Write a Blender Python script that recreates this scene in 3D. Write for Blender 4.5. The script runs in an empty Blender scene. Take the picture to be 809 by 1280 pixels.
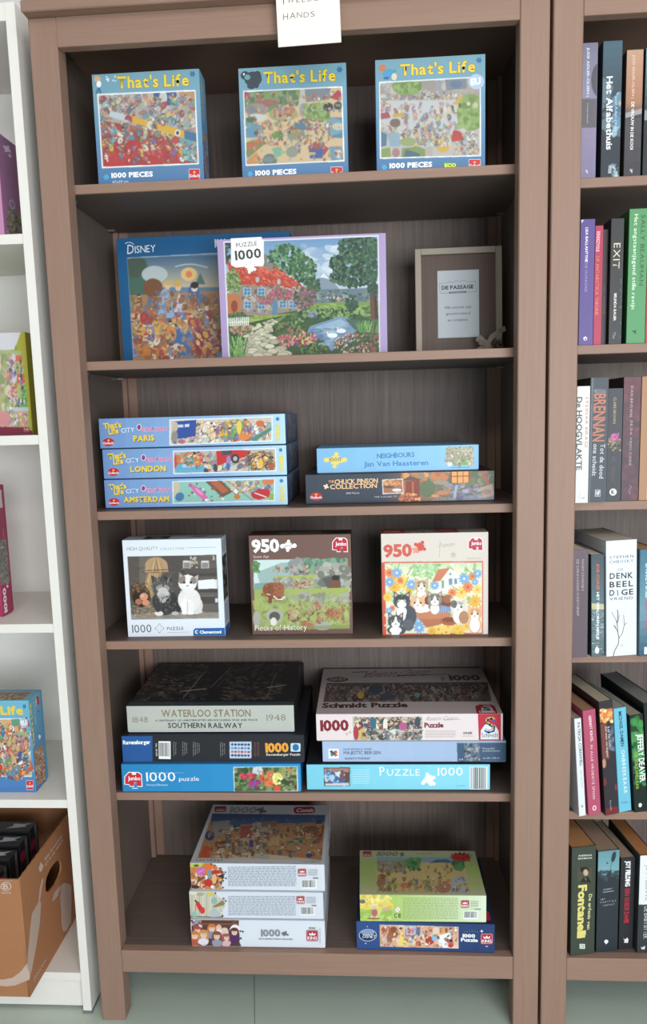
import bpy, bmesh, math, random
import numpy as np
from mathutils import Matrix, Vector
SC = bpy.context.scene
COL = SC.collection

# ------------------------------------------------------------------ camera
cam_d = bpy.data.cameras.new('camera'); cam = bpy.data.objects.new('camera', cam_d); COL.objects.link(cam)
cam_d.sensor_fit = 'HORIZONTAL'; cam_d.sensor_width = 36.0; cam_d.lens = 900.0/809.0*36.0
cam_d.clip_start = 0.05
_R = Matrix(((0.9980064830034341, 0.019788876745894152, 0.059928793081891),
             (0.05682867115219349, 0.13125000517461413, -0.989719120900844),
             (-0.027451084098668106, 0.9911517726861006, 0.12986378048943545)))
cam.matrix_world = Matrix.Translation((0.5752249, -1.3293264, 1.2410946)) @ _R.to_4x4()
SC.camera = cam

# ------------------------------------------------------------------ world and lights
wd = bpy.data.worlds.new('world'); SC.world = wd; wd.use_nodes = True
wd.node_tree.nodes['Background'].inputs[0].default_value = (0.80, 0.90, 1.0, 1)
wd.node_tree.nodes['Background'].inputs[1].default_value = 0.38
def area(name, loc, target, sx, sy, power, color):
    l = bpy.data.lights.new(name, 'AREA'); l.shape = 'RECTANGLE'; l.size = sx; l.size_y = sy
    l.energy = power; l.color = color
    o = bpy.data.objects.new(name, l); COL.objects.link(o); o.location = loc
    o.rotation_euler = (Vector(target)-Vector(loc)).to_track_quat('-Z', 'Y').to_euler()
    return o
area('ceiling_lamp_light', (1.6, -1.9, 2.85), (0.8, -0.1, 0.9), 1.2, 0.6, 20, (1.0, 0.86, 0.77))
area('rear_ceiling_lamp_light', (0.1, -2.7, 2.85), (0.4, -0.1, 0.8), 1.2, 0.6, 15, (1.0, 0.92, 0.86))
area('window_light', (1.9, -3.7, 1.15), (0.5, 0.1, 0.6), 2.2, 1.6, 135, (0.86, 0.93, 1.0))
SC.view_settings.view_transform = 'Standard'; SC.view_settings.look = 'None'
SC.view_settings.gamma = 1.0; SC.view_settings.use_curve_mapping = False
SC.view_settings.exposure = -0.04

# ------------------------------------------------------------------ colour and materials
def s2l(c):
    c = np.asarray(c, float)
    return np.where(c <= 0.04045, c/12.92, ((c+0.055)/1.055)**2.4)
def hx(h):
    if not isinstance(h, str): return tuple(h)
    return tuple(int(h[i:i+2], 16)/255.0 for i in (0, 2, 4))
def sat(c, k=0.88):
    c = np.asarray(c, float); g = (c*np.array([.3, .59, .11])).sum(-1, keepdims=True); return g+(c-g)*k
def lin(h): return tuple(float(v) for v in s2l(hx(h)))
MATS = {}
def mat(name, color, rough=0.6, spec=0.3, metal=0.0, noise=0.0, nscale=40, bump=0.0):
    if name in MATS: return MATS[name]
    m = bpy.data.materials.new(name); m.use_nodes = True; nt = m.node_tree; b = nt.nodes['Principled BSDF']
    c = lin(color)
    b.inputs['Base Color'].default_value = (*c, 1); b.inputs['Roughness'].default_value = rough
    b.inputs['Specular IOR Level'].default_value = spec; b.inputs['Metallic'].default_value = metal
    tc = nt.nodes.new('ShaderNodeTexCoord'); nz = nt.nodes.new('ShaderNodeTexNoise')
    nz.inputs['Scale'].default_value = nscale; nz.inputs['Detail'].default_value = 4
    nt.links.new(tc.outputs['Object'], nz.inputs['Vector'])
    mx = nt.nodes.new('ShaderNodeMix'); mx.data_type = 'RGBA'
    n = noise if noise else 0.02
    mx.inputs[6].default_value = (*[v*(1-n) for v in c], 1); mx.inputs[7].default_value = (*[min(1, v*(1+n)) for v in c], 1)
    nt.links.new(nz.outputs['Fac'], mx.inputs[0]); nt.links.new(mx.outputs[2], b.inputs['Base Color'])
    if bump:
        bp = nt.nodes.new('ShaderNodeBump'); bp.inputs['Strength'].default_value = bump; bp.inputs['Distance'].default_value = 0.001
        nt.links.new(nz.outputs['Fac'], bp.inputs['Height']); nt.links.new(bp.outputs['Normal'], b.inputs['Normal'])
    MATS[name] = m; return m
def wood(name, c0, c1, axis, rough=0.5):
    m = bpy.data.materials.new(name); m.use_nodes = True; nt = m.node_tree; b = nt.nodes['Principled BSDF']
    tc = nt.nodes.new('ShaderNodeTexCoord'); mp = nt.nodes.new('ShaderNodeMapping')
    sc = [70, 70, 70]; sc[axis] = 2.2; mp.inputs['Scale'].default_value = sc
    nz = nt.nodes.new('ShaderNodeTexNoise'); nz.inputs['Scale'].default_value = 3.0; nz.inputs['Detail'].default_value = 6
    nz.inputs['Roughness'].default_value = 0.62; nz.inputs['Distortion'].default_value = 0.4
    nt.links.new(tc.outputs['Object'], mp.inputs['Vector']); nt.links.new(mp.outputs['Vector'], nz.inputs['Vector'])
    n2 = nt.nodes.new('ShaderNodeTexNoise'); n2.inputs['Scale'].default_value = 3.5
    nt.links.new(tc.outputs['Object'], n2.inputs['Vector'])
    ad = nt.nodes.new('ShaderNodeMath'); ad.operation = 'MULTIPLY_ADD'; ad.inputs[1].default_value = 0.35
    nt.links.new(n2.outputs['Fac'], ad.inputs[0]); nt.links.new(nz.outputs['Fac'], ad.inputs[2])
    r = nt.nodes.new('ShaderNodeValToRGB'); r.color_ramp.elements[0].position = 0.45; r.color_ramp.elements[1].position = 0.95
    r.color_ramp.elements[0].color = (*lin(c0), 1); r.color_ramp.elements[1].color = (*lin(c1), 1)
    nt.links.new(ad.outputs[0], r.inputs[0]); nt.links.new(r.outputs[0], b.inputs['Base Color'])
    b.inputs['Roughness'].default_value = rough; b.inputs['Specular IOR Level'].default_value = 0.35
    bp = nt.nodes.new('ShaderNodeBump'); bp.inputs['Strength'].default_value = 0.12; bp.inputs['Distance'].default_value = 0.0006
    nt.links.new(nz.outputs['Fac'], bp.inputs['Height']); nt.links.new(bp.outputs['Normal'], b.inputs['Normal'])
    return m
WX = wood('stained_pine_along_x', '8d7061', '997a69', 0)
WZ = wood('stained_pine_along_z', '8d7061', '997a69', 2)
WB = wood('stained_pine_back_shaded', '5f514a', '7d6d64', 2, 0.55)  # same stain as the posts, darkened for the shade at the back
WI = wood('stained_pine_board_shaded', '5e504a', '6c5d55', 0, 0.5)  # shelf wood with the shade inside the case put into its colour
WS = wood('stained_pine_side_shaded', '66584f', '75665c', 2, 0.5)  # side panel stain, colour darkened to stand for shade behind the posts
WHITE = mat('white_foil', 'e8e3db', 0.45, 0.4, noise=0.015, nscale=60)
def print_mat(name, rough, spec):
    m = bpy.data.materials.new(name); m.use_nodes = True; nt = m.node_tree; b = nt.nodes['Principled BSDF']
    a = nt.nodes.new('ShaderNodeAttribute'); a.attribute_name = 'Col'
    nt.links.new(a.outputs['Color'], b.inputs['Base Color'])
    b.inputs['Roughness'].default_value = rough; b.inputs['Specular IOR Level'].default_value = spec
    return m
PRINT = print_mat('printed_card', 0.42, 0.35)
PRINT_M = print_mat('printed_paper_matt', 0.7, 0.2)
_boardm = {}
def board(h, rough=0.45):
    k = 'card_'+h
    return mat(k, h, rough, 0.35, noise=0.03, nscale=25)

# ------------------------------------------------------------------ object helpers
def link(name, me, material=None, parent=None, loc=None):
    o = bpy.data.objects.new(name, me); COL.objects.link(o)
    if material is not None: me.materials.append(material)
    if parent is not None: o.parent = parent
    if loc is not None: o.location = loc
    return o
def tag(o, label=None, cat=None, group=None, kind=None):
    if label: o['label'] = label
    if cat: o['category'] = cat
    if group: o['group'] = group
    if kind: o['kind'] = kind
    return o
def empty(name, loc, rz=0.0, ry=0.0, rx=0.0):
    o = bpy.data.objects.new(name, None); COL.objects.link(o); o.location = loc; o.rotation_euler = (rx, ry, rz)
    o.empty_display_size = 0.05
    return o
def boxes_mesh(name, bxs, bev=0.0):
    bm = bmesh.new()
    for (x0, y0, z0, x1, y1, z1) in bxs:
        r = bmesh.ops.create_cube(bm, size=1.0)
        for v in r['verts']:
            v.co = Vector((x0 if v.co.x < 0 else x1, y0 if v.co.y < 0 else y1, z0 if v.co.z < 0 else z1))
    if bev > 0:
        bmesh.ops.bevel(bm, geom=bm.edges[:], offset=bev, segments=1, affect='EDGES')
    me = bpy.data.meshes.new(name); bm.to_mesh(me); bm.free(); return me
def bx(name, b, material, parent=None, bev=0.0008, loc=None):
    return link(name, boxes_mesh(name, b if isinstance(b[0], (tuple, list)) else [b], bev), material, parent, loc)

# ------------------------------------------------------------------ glyphs
CH = "ABCDEFGHIJKLMNOPQRSTUVWXYZabcdefghijklmnopqrstuvwxyz0123456789'.,|-&+?"
GL = {}
def make_glyphs():
    tmp = []
    for k, off in (('t', -0.012), ('r', 0.0), ('b', 0.022), ('h', 0.045)):
        for ch in CH:
            cu = bpy.data.curves.new('g', 'FONT'); cu.body = ch; cu.size = 1; cu.offset = off; cu.resolution_u = 2
            o = bpy.data.objects.new('g', cu); COL.objects.link(o); tmp.append((k, ch, o, cu))
    bpy.context.view_layer.update(); dg = bpy.context.evaluated_depsgraph_get()
    for k, ch, o, cu in tmp:
        me = o.evaluated_get(dg).to_mesh()
        vs = np.array([v.co[:2] for v in me.vertices]) if len(me.vertices) else np.zeros((0, 2))
        fs = [tuple(p.vertices) for p in me.polygons]
        GL[k, ch] = (vs, fs); o.evaluated_get(dg).to_mesh_clear()
    for k, ch, o, cu in tmp:
        bpy.data.objects.remove(o); bpy.data.curves.remove(cu)
make_glyphs()
CAP = float(GL['r', 'H'][0][:, 1].max())
def layout(s, wt='r', tr=0.0):
    x = 0.0; V = []; F = []; n = 0
    for ch in s:
        if ch == ' ': x += 0.30; continue
        g = GL.get((wt, ch))
        if g is None: x += .3; continue
        vs, fs = g
        if len(vs) == 0: x += .3; continue
        base = GL['r', ch][0]
        mn, mx = base[:, 0].min(), base[:, 0].max()
        V.append(vs - np.array([mn-x, 0])); F += [tuple(i+n for i in f) for f in fs]; n += len(vs)
        x += (mx-mn) + 0.085 + tr
    return np.concatenate(V), F, x-0.085-tr

# ------------------------------------------------------------------ a printed face: painted grid + crisp lettering and marks
def homog(q):
    A = []
    for (x, y), (u, v) in zip(q, ((0, 0), (1, 0), (1, 1), (0, 1))):
        A.append([x, y, 1, 0, 0, 0, -u*x, -u*y, -u]); A.append([0, 0, 0, x, y, 1, -v*x, -v*y, -v])
    return np.linalg.svd(np.array(A, float))[2][-1].reshape(3, 3)
class Face:
    def __init__(s, parent, o, u, v, W, H, quad=None, bg='ffffff', cell=0.0013, name='front', paint=True, pm=None):
        s.p = parent; s.o = np.array(o, float); s.u = np.array(u, float); s.v = np.array(v, float); s.n = np.cross(s.u, s.v)
        s.W, s.H = W, H; s.name = name; s.pm = pm or PRINT
        s.q = quad or ((0, 0), (1, 0), (1, 1), (0, 1)); s.M = homog(s.q)
        s.nu = max(2, int(W/cell)+1); s.nv = max(2, int(H/cell)+1); s.paint = paint
        s.im = np.zeros((s.nv*2, s.nu*2, 3)); s.im[:] = hx(bg); s.V = []; s.F = []; s.C = []; s.nn = 0; s.layer = 0; s.hold = False; s.mk = None
        s.rng = random.Random(hash_(name+str(W)+str(o)))
    def uv(s, x, y):
        a = s.M @ np.array([x, y, 1.0]); return a[0]/a[2], a[1]/a[2]
    def px(s, pts):
        P = np.array([s.uv(*p) for p in pts]); return P*np.array([s.nu*2, s.nv*2])
    # --- painting on the grid
    def poly(s, pts, c, a=1.0):
        P = s.px(pts); x0, y0 = np.floor(P.min(0)).astype(int); x1, y1 = np.ceil(P.max(0)).astype(int)
        x0 = max(x0, 0); y0 = max(y0, 0); x1 = min(x1, s.nu*2); y1 = min(y1, s.nv*2)
        if x1 <= x0 or y1 <= y0: return
        X, Y = np.meshgrid(np.arange(x0, x1)+.5, np.arange(y0, y1)+.5); m = np.zeros(X.shape, bool)
        n = len(P)
        for i in range(n):
            ax, ay = P[i]; bx_, by = P[(i+1) % n]
            if ay == by: continue
            m ^= ((ay > Y) != (by > Y)) & (X < (bx_-ax)*(Y-ay)/(by-ay)+ax)
        if s.mk is not None: m &= s.mk[y0:y1, x0:x1]
        t = s.im[y0:y1, x0:x1]; t[m] = t[m]*(1-a)+np.array(hx(c))*a
    def clip(s, pts):
        if pts is None: s.mk = None; return
        sv, s.im, s.mk = s.im, np.zeros_like(s.im), None
        s.poly(pts, (1, 1, 1)); s.mk = s.im[..., 0] > .5; s.im = sv
    def pic(s, pts, c): s.poly(pts, c); s.clip(pts)
    def rect(s, x0, y0, x1, y1, c, a=1.0): s.poly(((x0, y0), (x1, y0), (x1, y1), (x0, y1)), c, a)
    def ell(s, cx, cy, rx, ry, c, rot=0.0, a=1.0):
        P = s.px(((cx, cy), (cx+rx*math.cos(rot), cy+rx*math.sin(rot)), (cx-ry*math.sin(rot), cy+ry*math.cos(rot))))
        A = np.stack([P[1]-P[0], P[2]-P[0]], 1); e = np.abs(A).sum(1)
        x0, y0 = np.floor(P[0]-e).astype(int); x1, y1 = np.ceil(P[0]+e).astype(int)
        x0 = max(x0, 0); y0 = max(y0, 0); x1 = min(x1, s.nu*2); y1 = min(y1, s.nv*2)
        if x1 <= x0 or y1 <= y0 or abs(np.linalg.det(A)) < 1e-9: return
        X, Y = np.meshgrid(np.arange(x0, x1)+.5-P[0][0], np.arange(y0, y1)+.5-P[0][1]); I = np.linalg.inv(A)
        m = (I[0, 0]*X+I[0, 1]*Y)**2+(I[1, 0]*X+I[1, 1]*Y)**2 <= 1
        if s.mk is not None: m &= s.mk[y0:y1, x0:x1]
        t = s.im[y0:y1, x0:x1]; t[m] = t[m]*(1-a)+np.array(hx(c))*a
    def line(s, pts, w, c, a=1.0):
        for (ax, ay), (bx_, by) in zip(pts[:-1], pts[1:]):
            L = math.hypot(bx_-ax, by-ay) or 1; nx, ny = -(by-ay)/L*w/2, (bx_-ax)/L*w/2
            s.poly(((ax+nx, ay+ny), (bx_+nx, by+ny), (bx_-nx, by-ny), (ax-nx, ay-ny)), c, a)
    def grad(s, x0, y0, x1, y1, c0, c1, n=14, horiz=False):
        a, b = np.array(hx(c0)), np.array(hx(c1))
        for i in range(n):
            t0, t1 = i/n, (i+1)/n; c = a+(b-a)*(i+.5)/n
            if horiz: s.rect(x0+(x1-x0)*t0, y0, x0+(x1-x0)*t1+.5, y1, c)
            else: s.rect(x0, y0+(y1-y0)*t0, x1, y0+(y1-y0)*t1+.5, c)
    def blobs(s, x0, y0, x1, y1, n, r0, r1, pal, seed=0, asp=1.0, a=1.0, rotr=3.14):
        R = random.Random(seed)
        for _ in range(n):
            r = R.uniform(r0, r1); s.ell(R.uniform(x0, x1), R.uniform(y0, y1), r, r*asp*R.uniform(.6, 1.2), R.choice(pal), R.uniform(-rotr, rotr), a)
    def crowd(s, x0, y0, x1, y1, n, z, pal, seed=0, skin=('e8bc94', 'dca884', 'f0ccac'), dark='5a4a44', fill=.5):
        """a busy cartoon crowd: soft colour patches behind, small outlined figures in front"""
        R = random.Random(seed)
        for _ in range(int(n*1.3)):
            k = z*R.uniform(.5, 1.1); s.ell(R.uniform(x0, x1), R.uniform(y0, y1), k, k*.6, R.choice(pal), R.uniform(0, 3), fill)
        pts = sorted([(R.uniform(y0, y1), R.uniform(x0, x1)) for _ in range(n)])
        for y, x in pts:
            k = z*R.uniform(.8, 1.5); c = R.choice(pal); t = R.uniform(-.9, .9); dx, dy = math.sin(t), -math.cos(t)
            s.line(((x-k*.3, y+k*.6), (x-k*.15-dx*k, y-dy*k*1.2)), k*.22, dark, .6)
            s.line(((x+k*.3, y+k*.5), (x+k*.25-dx*k*.8, y-dy*k*1.2)), k*.34, R.choice(pal))
            s.ell(x, y, k*.50, k*.74, dark, t, .7); s.ell(x, y, k*.44, k*.66, c, t)
            s.line(((x, y), (x+R.uniform(-1, 1)*k, y-R.uniform(-.4, 1)*k)), k*.22, R.choice(pal))
            if R.random() < .75:
                hx_, hy = x+dx*k*.8, y+dy*k*.8
                s.ell(hx_, hy, k*.30, k*.30, dark, 0, .7); s.ell(hx_, hy, k*.25, k*.25, R.choice(skin))
                s.ell(hx_-k*.05, hy-k*.14, k*.28, k*.17, R.choice(pal+('6c4c38', '3c3430')))
    def grain(s, amp, seed=0):
        r = np.random.RandomState(seed); s.im += r.uniform(-amp, amp, s.im.shape[:2])[..., None]
    def mute(s, a, c='b0a498'):
        m = s.mk if s.mk is not None else np.ones(s.im.shape[:2], bool); s.im[m] = s.im[m]*(1-a)+np.array(hx(c))*a
    def smooth(s, k=1):
        for _ in range(k):
            p = np.pad(s.im, ((1, 1), (1, 1), (0, 0)), 'edge'); s.im = (p[:-2, 1:-1]+p[2:, 1:-1]+p[1:-1, :-2]+p[1:-1, 2:]+2*p[1:-1, 1:-1])/6
    # --- crisp shapes above the grid, in crop coordinates
    def _add(s, P2, faces, c):
        P2 = np.asarray(P2, float); s.layer += 0 if s.hold else 1; h = 0.00022+0.000012*s.layer
        X = s.o+P2[:, :1]*s.u*s.W+(1-P2[:, 1:2])*s.v*s.H+s.n*h
        s.V.append(X); s.F += [tuple(i+s.nn for i in f) for f in faces]; s.nn += len(X)
        s.C.append(np.tile(np.array([*s2l(sat(hx(c))), 1.0]), (len(X), 1)))
    def shape(s, pts, c): s._add([s.uv(*p) for p in pts], [tuple(range(len(pts)))[::-1]], c)
    def box(s, x0, y0, x1, y1, c): s.shape(((x0, y0), (x1, y0), (x1, y1), (x0, y1)), c)
    def disc(s, cx, cy, rx, ry, c, n=18, rot=0.0):
        s.shape([(cx+rx*math.cos(t)*math.cos(rot)-ry*math.sin(t)*math.sin(rot), cy+rx*math.cos(t)*math.sin(rot)+ry*math.sin(t)*math.cos(rot)) for t in [2*math.pi*i/n for i in range(n)]], c)
    def rrect(s, x0, y0, x1, y1, r, c):
        P = []
        for cx, cy, a0 in ((x1-r, y1-r, 0), (x0+r, y1-r, 90), (x0+r, y0+r, 180), (x1-r, y0+r, 270)):
            for k in range(4):
                a = math.radians(a0+k*30); P.append((cx+r*math.cos(a), cy+r*math.sin(a)))
        s.shape(P, c)
    def stroke(s, pts, w, c):
        V = []; F = []
        for (ax, ay), (bx_, by) in zip(pts[:-1], pts[1:]):
            L = math.hypot(bx_-ax, by-ay) or 1; ex, ey = (bx_-ax)/L*w*.3, (by-ay)/L*w*.3
            nx, ny = -(by-ay)/L*w/2, (bx_-ax)/L*w/2; k = len(V)
            V += [s.uv(ax-ex+nx, ay-ey+ny), s.uv(bx_+ex+nx, by+ey+ny), s.uv(bx_+ex-nx, by+ey-ny), s.uv(ax-ex-nx, ay-ey-ny)]
            F.append((k, k+1, k+2, k+3))
        s._add(V, F, c)
    def T(s, txt, xl, yb, xr, yb2, h, c, wt='r', slant=0.0, tr=0.0, out=None, outw='h', sh=None):
        if out: s.T(txt, xl, yb, xr, yb2, h, out, outw, slant, tr)
        if sh: s.T(txt, xl+sh[0], yb+sh[0], xr+sh[0], yb2+sh[0], h, sh[1], wt, slant, tr)
        V, F, w = layout(txt, wt, tr)
        S = np.array([s.W, s.H]); f = lambda x, y: np.array(s.uv(x, y))*S
        P0, P1 = f(xl, yb), f(xr, yb2); L = math.hypot(xr-xl, yb2-yb); ux, uy = (xr-xl)/L, (yb2-yb)/L
        Pu = f(xl+uy*h, yb-ux*h); hm = np.linalg.norm(Pu-P0); b = P1-P0; Lm = np.linalg.norm(b); b = b/Lm
        up = np.array([b[1], -b[0]])
        X = V[:, :1]/w*Lm; Y = V[:, 1:2]/CAP*hm
        Q = (P0+X*b+Y*up+slant*Y*b)/S
        s._add(Q, F, c)
    def piece(s, cx, cy, r, c, rot=0.0):
        cs, sn = math.cos(rot), math.sin(rot)
        f = lambda x, y: (cx+(x*cs-y*sn)*r, cy+(x*sn+y*cs)*r)
        s.shape([f(-.6, -.6), f(.6, -.6), f(.6, .6), f(-.6, .6)], c)
        for x, y in ((0, -.85), (.85, 0), (0, .85), (-.85, 0)): s.disc(*f(x, y), .33*r, .33*r, c, 10)
    def barcode(s, x0, y0, x1, y1, vert=False):
        s.box(x0, y0, x1, y1, 'f0f0f0'); R = random.Random(5); L = (y1-y0) if vert else (x1-x0); p = .06*L
        s.layer += 1; s.hold = True
        while p < .92*L:
            w = R.choice((.02, .03, .045))*L
            if vert: s.box(x0+.1*(x1-x0), y0+p, x1-.1*(x1-x0), y0+p+w, '2a2a2a')
            else: s.box(x0+p, y0+.08*(y1-y0), x0+p+w, y0+.85*(y1-y0), '2a2a2a')
            p += w+R.choice((.02, .03))*L
        s.hold = False
    def para(s, x0, y0, x1, y1, n, c='8a8a90', seed=0, th=.45):
        """rows of small print"""
        R = random.Random(seed); dy = (y1-y0)/n; s.layer += 1; s.hold = True
        for i in range(n):
            y = y0+dy*i; x = x0
            while x < x1-2:
                w = R.uniform(.02, .07)*(x1-x0); xe = min(x1, x+w)
                s.box(x, y, xe, y+dy*th, c); x = xe+.012*(x1-x0)
        s.hold = False
    def done(s, name=None):
        e = 0.0004; nu, nv = (s.nu, s.nv); Vs = []; Cs = []; n = 0; loops = np.zeros(0, np.int32); starts = np.zeros(0, np.int32)
        if s.paint:
            im = s.im.reshape(nv, 2, nu, 2, 3).mean((1, 3)).clip(0.012, 0.98)
            U, Vv = np.meshgrid(np.linspace(e, s.W-e, nu), np.linspace(s.H-e, e, nv))
            X = s.o+U[..., None]*s.u+Vv[..., None]*s.v+s.n*0.0002
            n = nu*nv; idx = np.arange(n).reshape(nv, nu)
            loops = np.stack([idx[1:, :-1], idx[1:, 1:], idx[:-1, 1:], idx[:-1, :-1]], -1).reshape(-1).astype(np.int32)
            starts = np.arange(0, len(loops), 4, dtype=np.int32)
            rgba = np.ones((n, 4)); rgba[:, :3] = s2l(sat(im.reshape(-1, 3)).clip(0, 1)); Vs.append(X.reshape(-1, 3)); Cs.append(rgba)
        if s.V:
            ln = np.array([len(f) for f in s.F]); lo = np.concatenate([np.array(f) for f in s.F])+n
            starts = np.concatenate([starts, len(loops)+np.concatenate([[0], np.cumsum(ln)[:-1]])]).astype(np.int32)
            loops = np.concatenate([loops, lo]).astype(np.int32); Vs += s.V; Cs += s.C
        V = np.concatenate(Vs); C = np.concatenate(Cs); C[:, :3] = np.minimum(C[:, :3], .88); name = name or s.name+'_print'
        me = bpy.data.meshes.new(name); me.vertices.add(len(V)); me.vertices.foreach_set('co', V.reshape(-1))
        me.loops.add(len(loops)); me.loops.foreach_set('vertex_index', loops)
        me.polygons.add(len(starts)); me.polygons.foreach_set('loop_start', starts)
        me.update(calc_edges=True)
        at = me.color_attributes.new('Col', 'FLOAT_COLOR', 'POINT'); at.data.foreach_set('color', C.reshape(-1))
        link(name, me, s.pm, s.p)
def hash_(t):
    h = 7
    for ch in t: h = (h*31+ord(ch)) % 1000003
    return h
#PART2
# ================================================================== the setting
fl = bx('floor', (-3.0, -4.5, -0.05, 4.0, 0.45, 0.0), mat('green_linoleum', 'bac6b8', 0.38, 0.45, noise=0.07, nscale=9), bev=0); tag(fl, kind='structure')
sm = bx('trim_1', (-0.0006, -0.9, 0.0, 0.0006, 0.38, 0.0004), mat('seam_dark', '5c6b64', 0.7), bev=0, loc=(0.3225, 0, 0)); sm.rotation_euler.z = 0.16; tag(sm, kind='structure')
wl = bx('wall_back', (-3.0, 0.385, 0.0, 4.0, 0.45, 2.9), mat('wall_paint', 'd8d6d2', 0.8, 0.2, noise=0.02, nscale=30), bev=0); tag(wl, kind='structure')
ce = bx('ceiling', (-3.0, -4.5, 2.9, 4.0, 0.45, 2.95), mat('ceiling_paint', 'dcdad6', 0.85, 0.2, noise=0.02, nscale=20), bev=0); tag(ce, kind='structure')

METAL = mat('pin_metal', 'b8b8b4', 0.3, 0.5, metal=0.9)
def bookcase(x, label, shelves, yf):
    t = empty('bookcase', (x, 0, 0)); tag(t, label, 'bookcase', 'brown stained bookcases side by side')
    W = 0.90
    for px0 in (0.0, W-0.05):
        bx('front_post', (px0, 0.0, 0.0, px0+0.05, 0.0375, 1.947), WZ, t, 0.0018)
        bx('back_post', (px0, 0.331, 0.0, px0+0.05, 0.368, 1.947), WZ, t, 0.0018)
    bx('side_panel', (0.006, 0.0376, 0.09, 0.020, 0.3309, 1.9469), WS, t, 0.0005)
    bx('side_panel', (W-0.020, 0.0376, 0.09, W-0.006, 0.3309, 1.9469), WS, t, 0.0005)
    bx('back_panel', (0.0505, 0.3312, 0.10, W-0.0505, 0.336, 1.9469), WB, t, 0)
    bx('back_batten', (0.0202, 0.318, 0.1607, 0.031, 0.3309, 1.9469), WZ, t, 0.0005)
    bx('back_batten', (W-0.031, 0.318, 0.1607, W-0.0202, 0.3309, 1.9469), WZ, t, 0.0005)
    bx('top_board', (-0.002, -0.021, 1.9472, W+0.002, 0.370, 1.9665), WX, t, 0.0018)
    bx('top_rail', (0.0502, 0.0008, 1.8977, W-0.0502, 0.020, 1.947), WX, t, 0.0008)
    bx('bottom_rail', (0.0502, 0.0015, 0.1113, W-0.0502, 0.020, 0.1605), WX, t, 0.001)
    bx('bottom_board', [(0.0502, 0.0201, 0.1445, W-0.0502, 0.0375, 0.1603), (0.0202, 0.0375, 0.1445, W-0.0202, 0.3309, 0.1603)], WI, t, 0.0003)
    for z in shelves:
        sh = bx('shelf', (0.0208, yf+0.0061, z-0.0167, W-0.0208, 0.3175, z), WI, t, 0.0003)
        bx('front_edge', (0.0208, yf, z-0.0167, W-0.0208, yf+0.006, z), WX, sh, 0.0009)  # strip added so the lit edge keeps plain pine beside the shade-darkened board
        for px_ in (0.0285, W-0.0285):
            for py in (0.075, 0.285):
                bx('shelf_pin', (px_-0.008, py, z-0.0215, px_+0.008, py+0.005, z-0.0168), METAL, t, 0.0008)
    return t
bookcase(0.0, 'tall brown stained pine bookcase holding stacked and standing jigsaw puzzle boxes', (1.6795, 1.3589, 1.0705, 0.8084, 0.4868), 0.0392)
bookcase(0.9055, 'brown stained pine bookcase full of novels at the right edge', (1.650, 1.3595, 1.071, 0.774, 0.450), 0.0395)

t = empty('white_bookcase', (-0.829, 0.017, 0)); tag(t, 'narrow edged white bookcase left of the brown puzzle bookcase', 'bookcase')
for x0 in (0.0, 0.782):
    bx('side_panel', (x0, 0, 0.006, x0+0.018, 0.283, 1.985), WHITE, t, 0.0006)
    bx('foot', (x0-0.001, -0.001, 0.0, x0+0.019, 0.04, 0.0058), mat('grey_plastic', '6f7674', 0.5), t, 0.0005)
bx('back_panel', (0.0182, 0.278, 0.02, 0.7818, 0.281, 1.984), WHITE, t, 0)
bx('top_board', (0.0182, 0.0008, 1.955, 0.7818, 0.2778, 1.985), WHITE, t, 0.0006)
bx('plinth', (0.0182, 0.012, 0.007, 0.7818, 0.028, 0.0735), WHITE, t, 0.0005)
for z in (1.5927, 1.2231, 0.8516, 0.4810, 0.0916):
    bx('shelf', (0.0182, 0.003, z-0.018, 0.7818, 0.2778, z), WHITE, t, 0.0006)

# ================================================================== puzzle boxes
PG = ['puzzle boxes on the brown bookcase']
def pbox(label, x, y, z, w, d, h, yaw=0.0, lid='8fb8d8', tray=None, lie=False, group=None, rx=0.0, name='puzzle_box', rough=0.45, ry=0.0):
    t = empty(name, (x, y, z), math.radians(yaw), ry, rx); tag(t, label, 'puzzle box', PG[0])
    m = board(lid, rough); mt = board(tray or 'b9bcc0')
    if lie:
        bx('lid', (0, 0, 0.0035, w, d, h), m, t, 0.0009)
        bx('base_tray', (0.0012, 0.0012, 0, w-0.0012, d-0.0012, 0.0034), mt, t, 0.0004)
    else:
        bx('lid', (0, 0, 0, w, d*0.80, h), m, t, 0.0009)
        bx('base_tray', (0.0012, d*0.80+0.0001, 0.0012, w-0.0012, d, h-0.0012), mt, t, 0.0006)
    t['dims'] = 0; del t['dims']
    return t
def F(t, side, w, d, h, quad=None, bg='ffffff', cell=0.0013, paint=True, name=None, lo=0.0):
    if side == 'front': a = ((0, 0, lo), (1, 0, 0), (0, 0, 1), w, h-lo)
    elif side == 'top': a = ((0, 0, h), (1, 0, 0), (0, 1, 0), w, d)
    elif side == 'right': a = ((w, 0, lo), (0, 1, 0), (0, 0, 1), d, h-lo)
    elif side == 'left': a = ((0, d, lo), (0, -1, 0), (0, 0, 1), d, h-lo)
    return Face(t, a[0], a[1], a[2], a[3], a[4], quad, bg, cell, name or side, paint)
CP = ('c8403c', '3f78b8', 'e8b030', '58a068', 'e87838', 'f0ece4', '8068a8', '60b8c8', 'b85870', '7a5a40', 'd8d0c0', '404858')
SOFT = ('c86058', '6898c0', 'e8c868', '88b080', 'e8a070', 'f0ece4', '9888b0', '98c8d0', 'c08898', '9a8068', 'd8d0c0', '687080')

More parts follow.
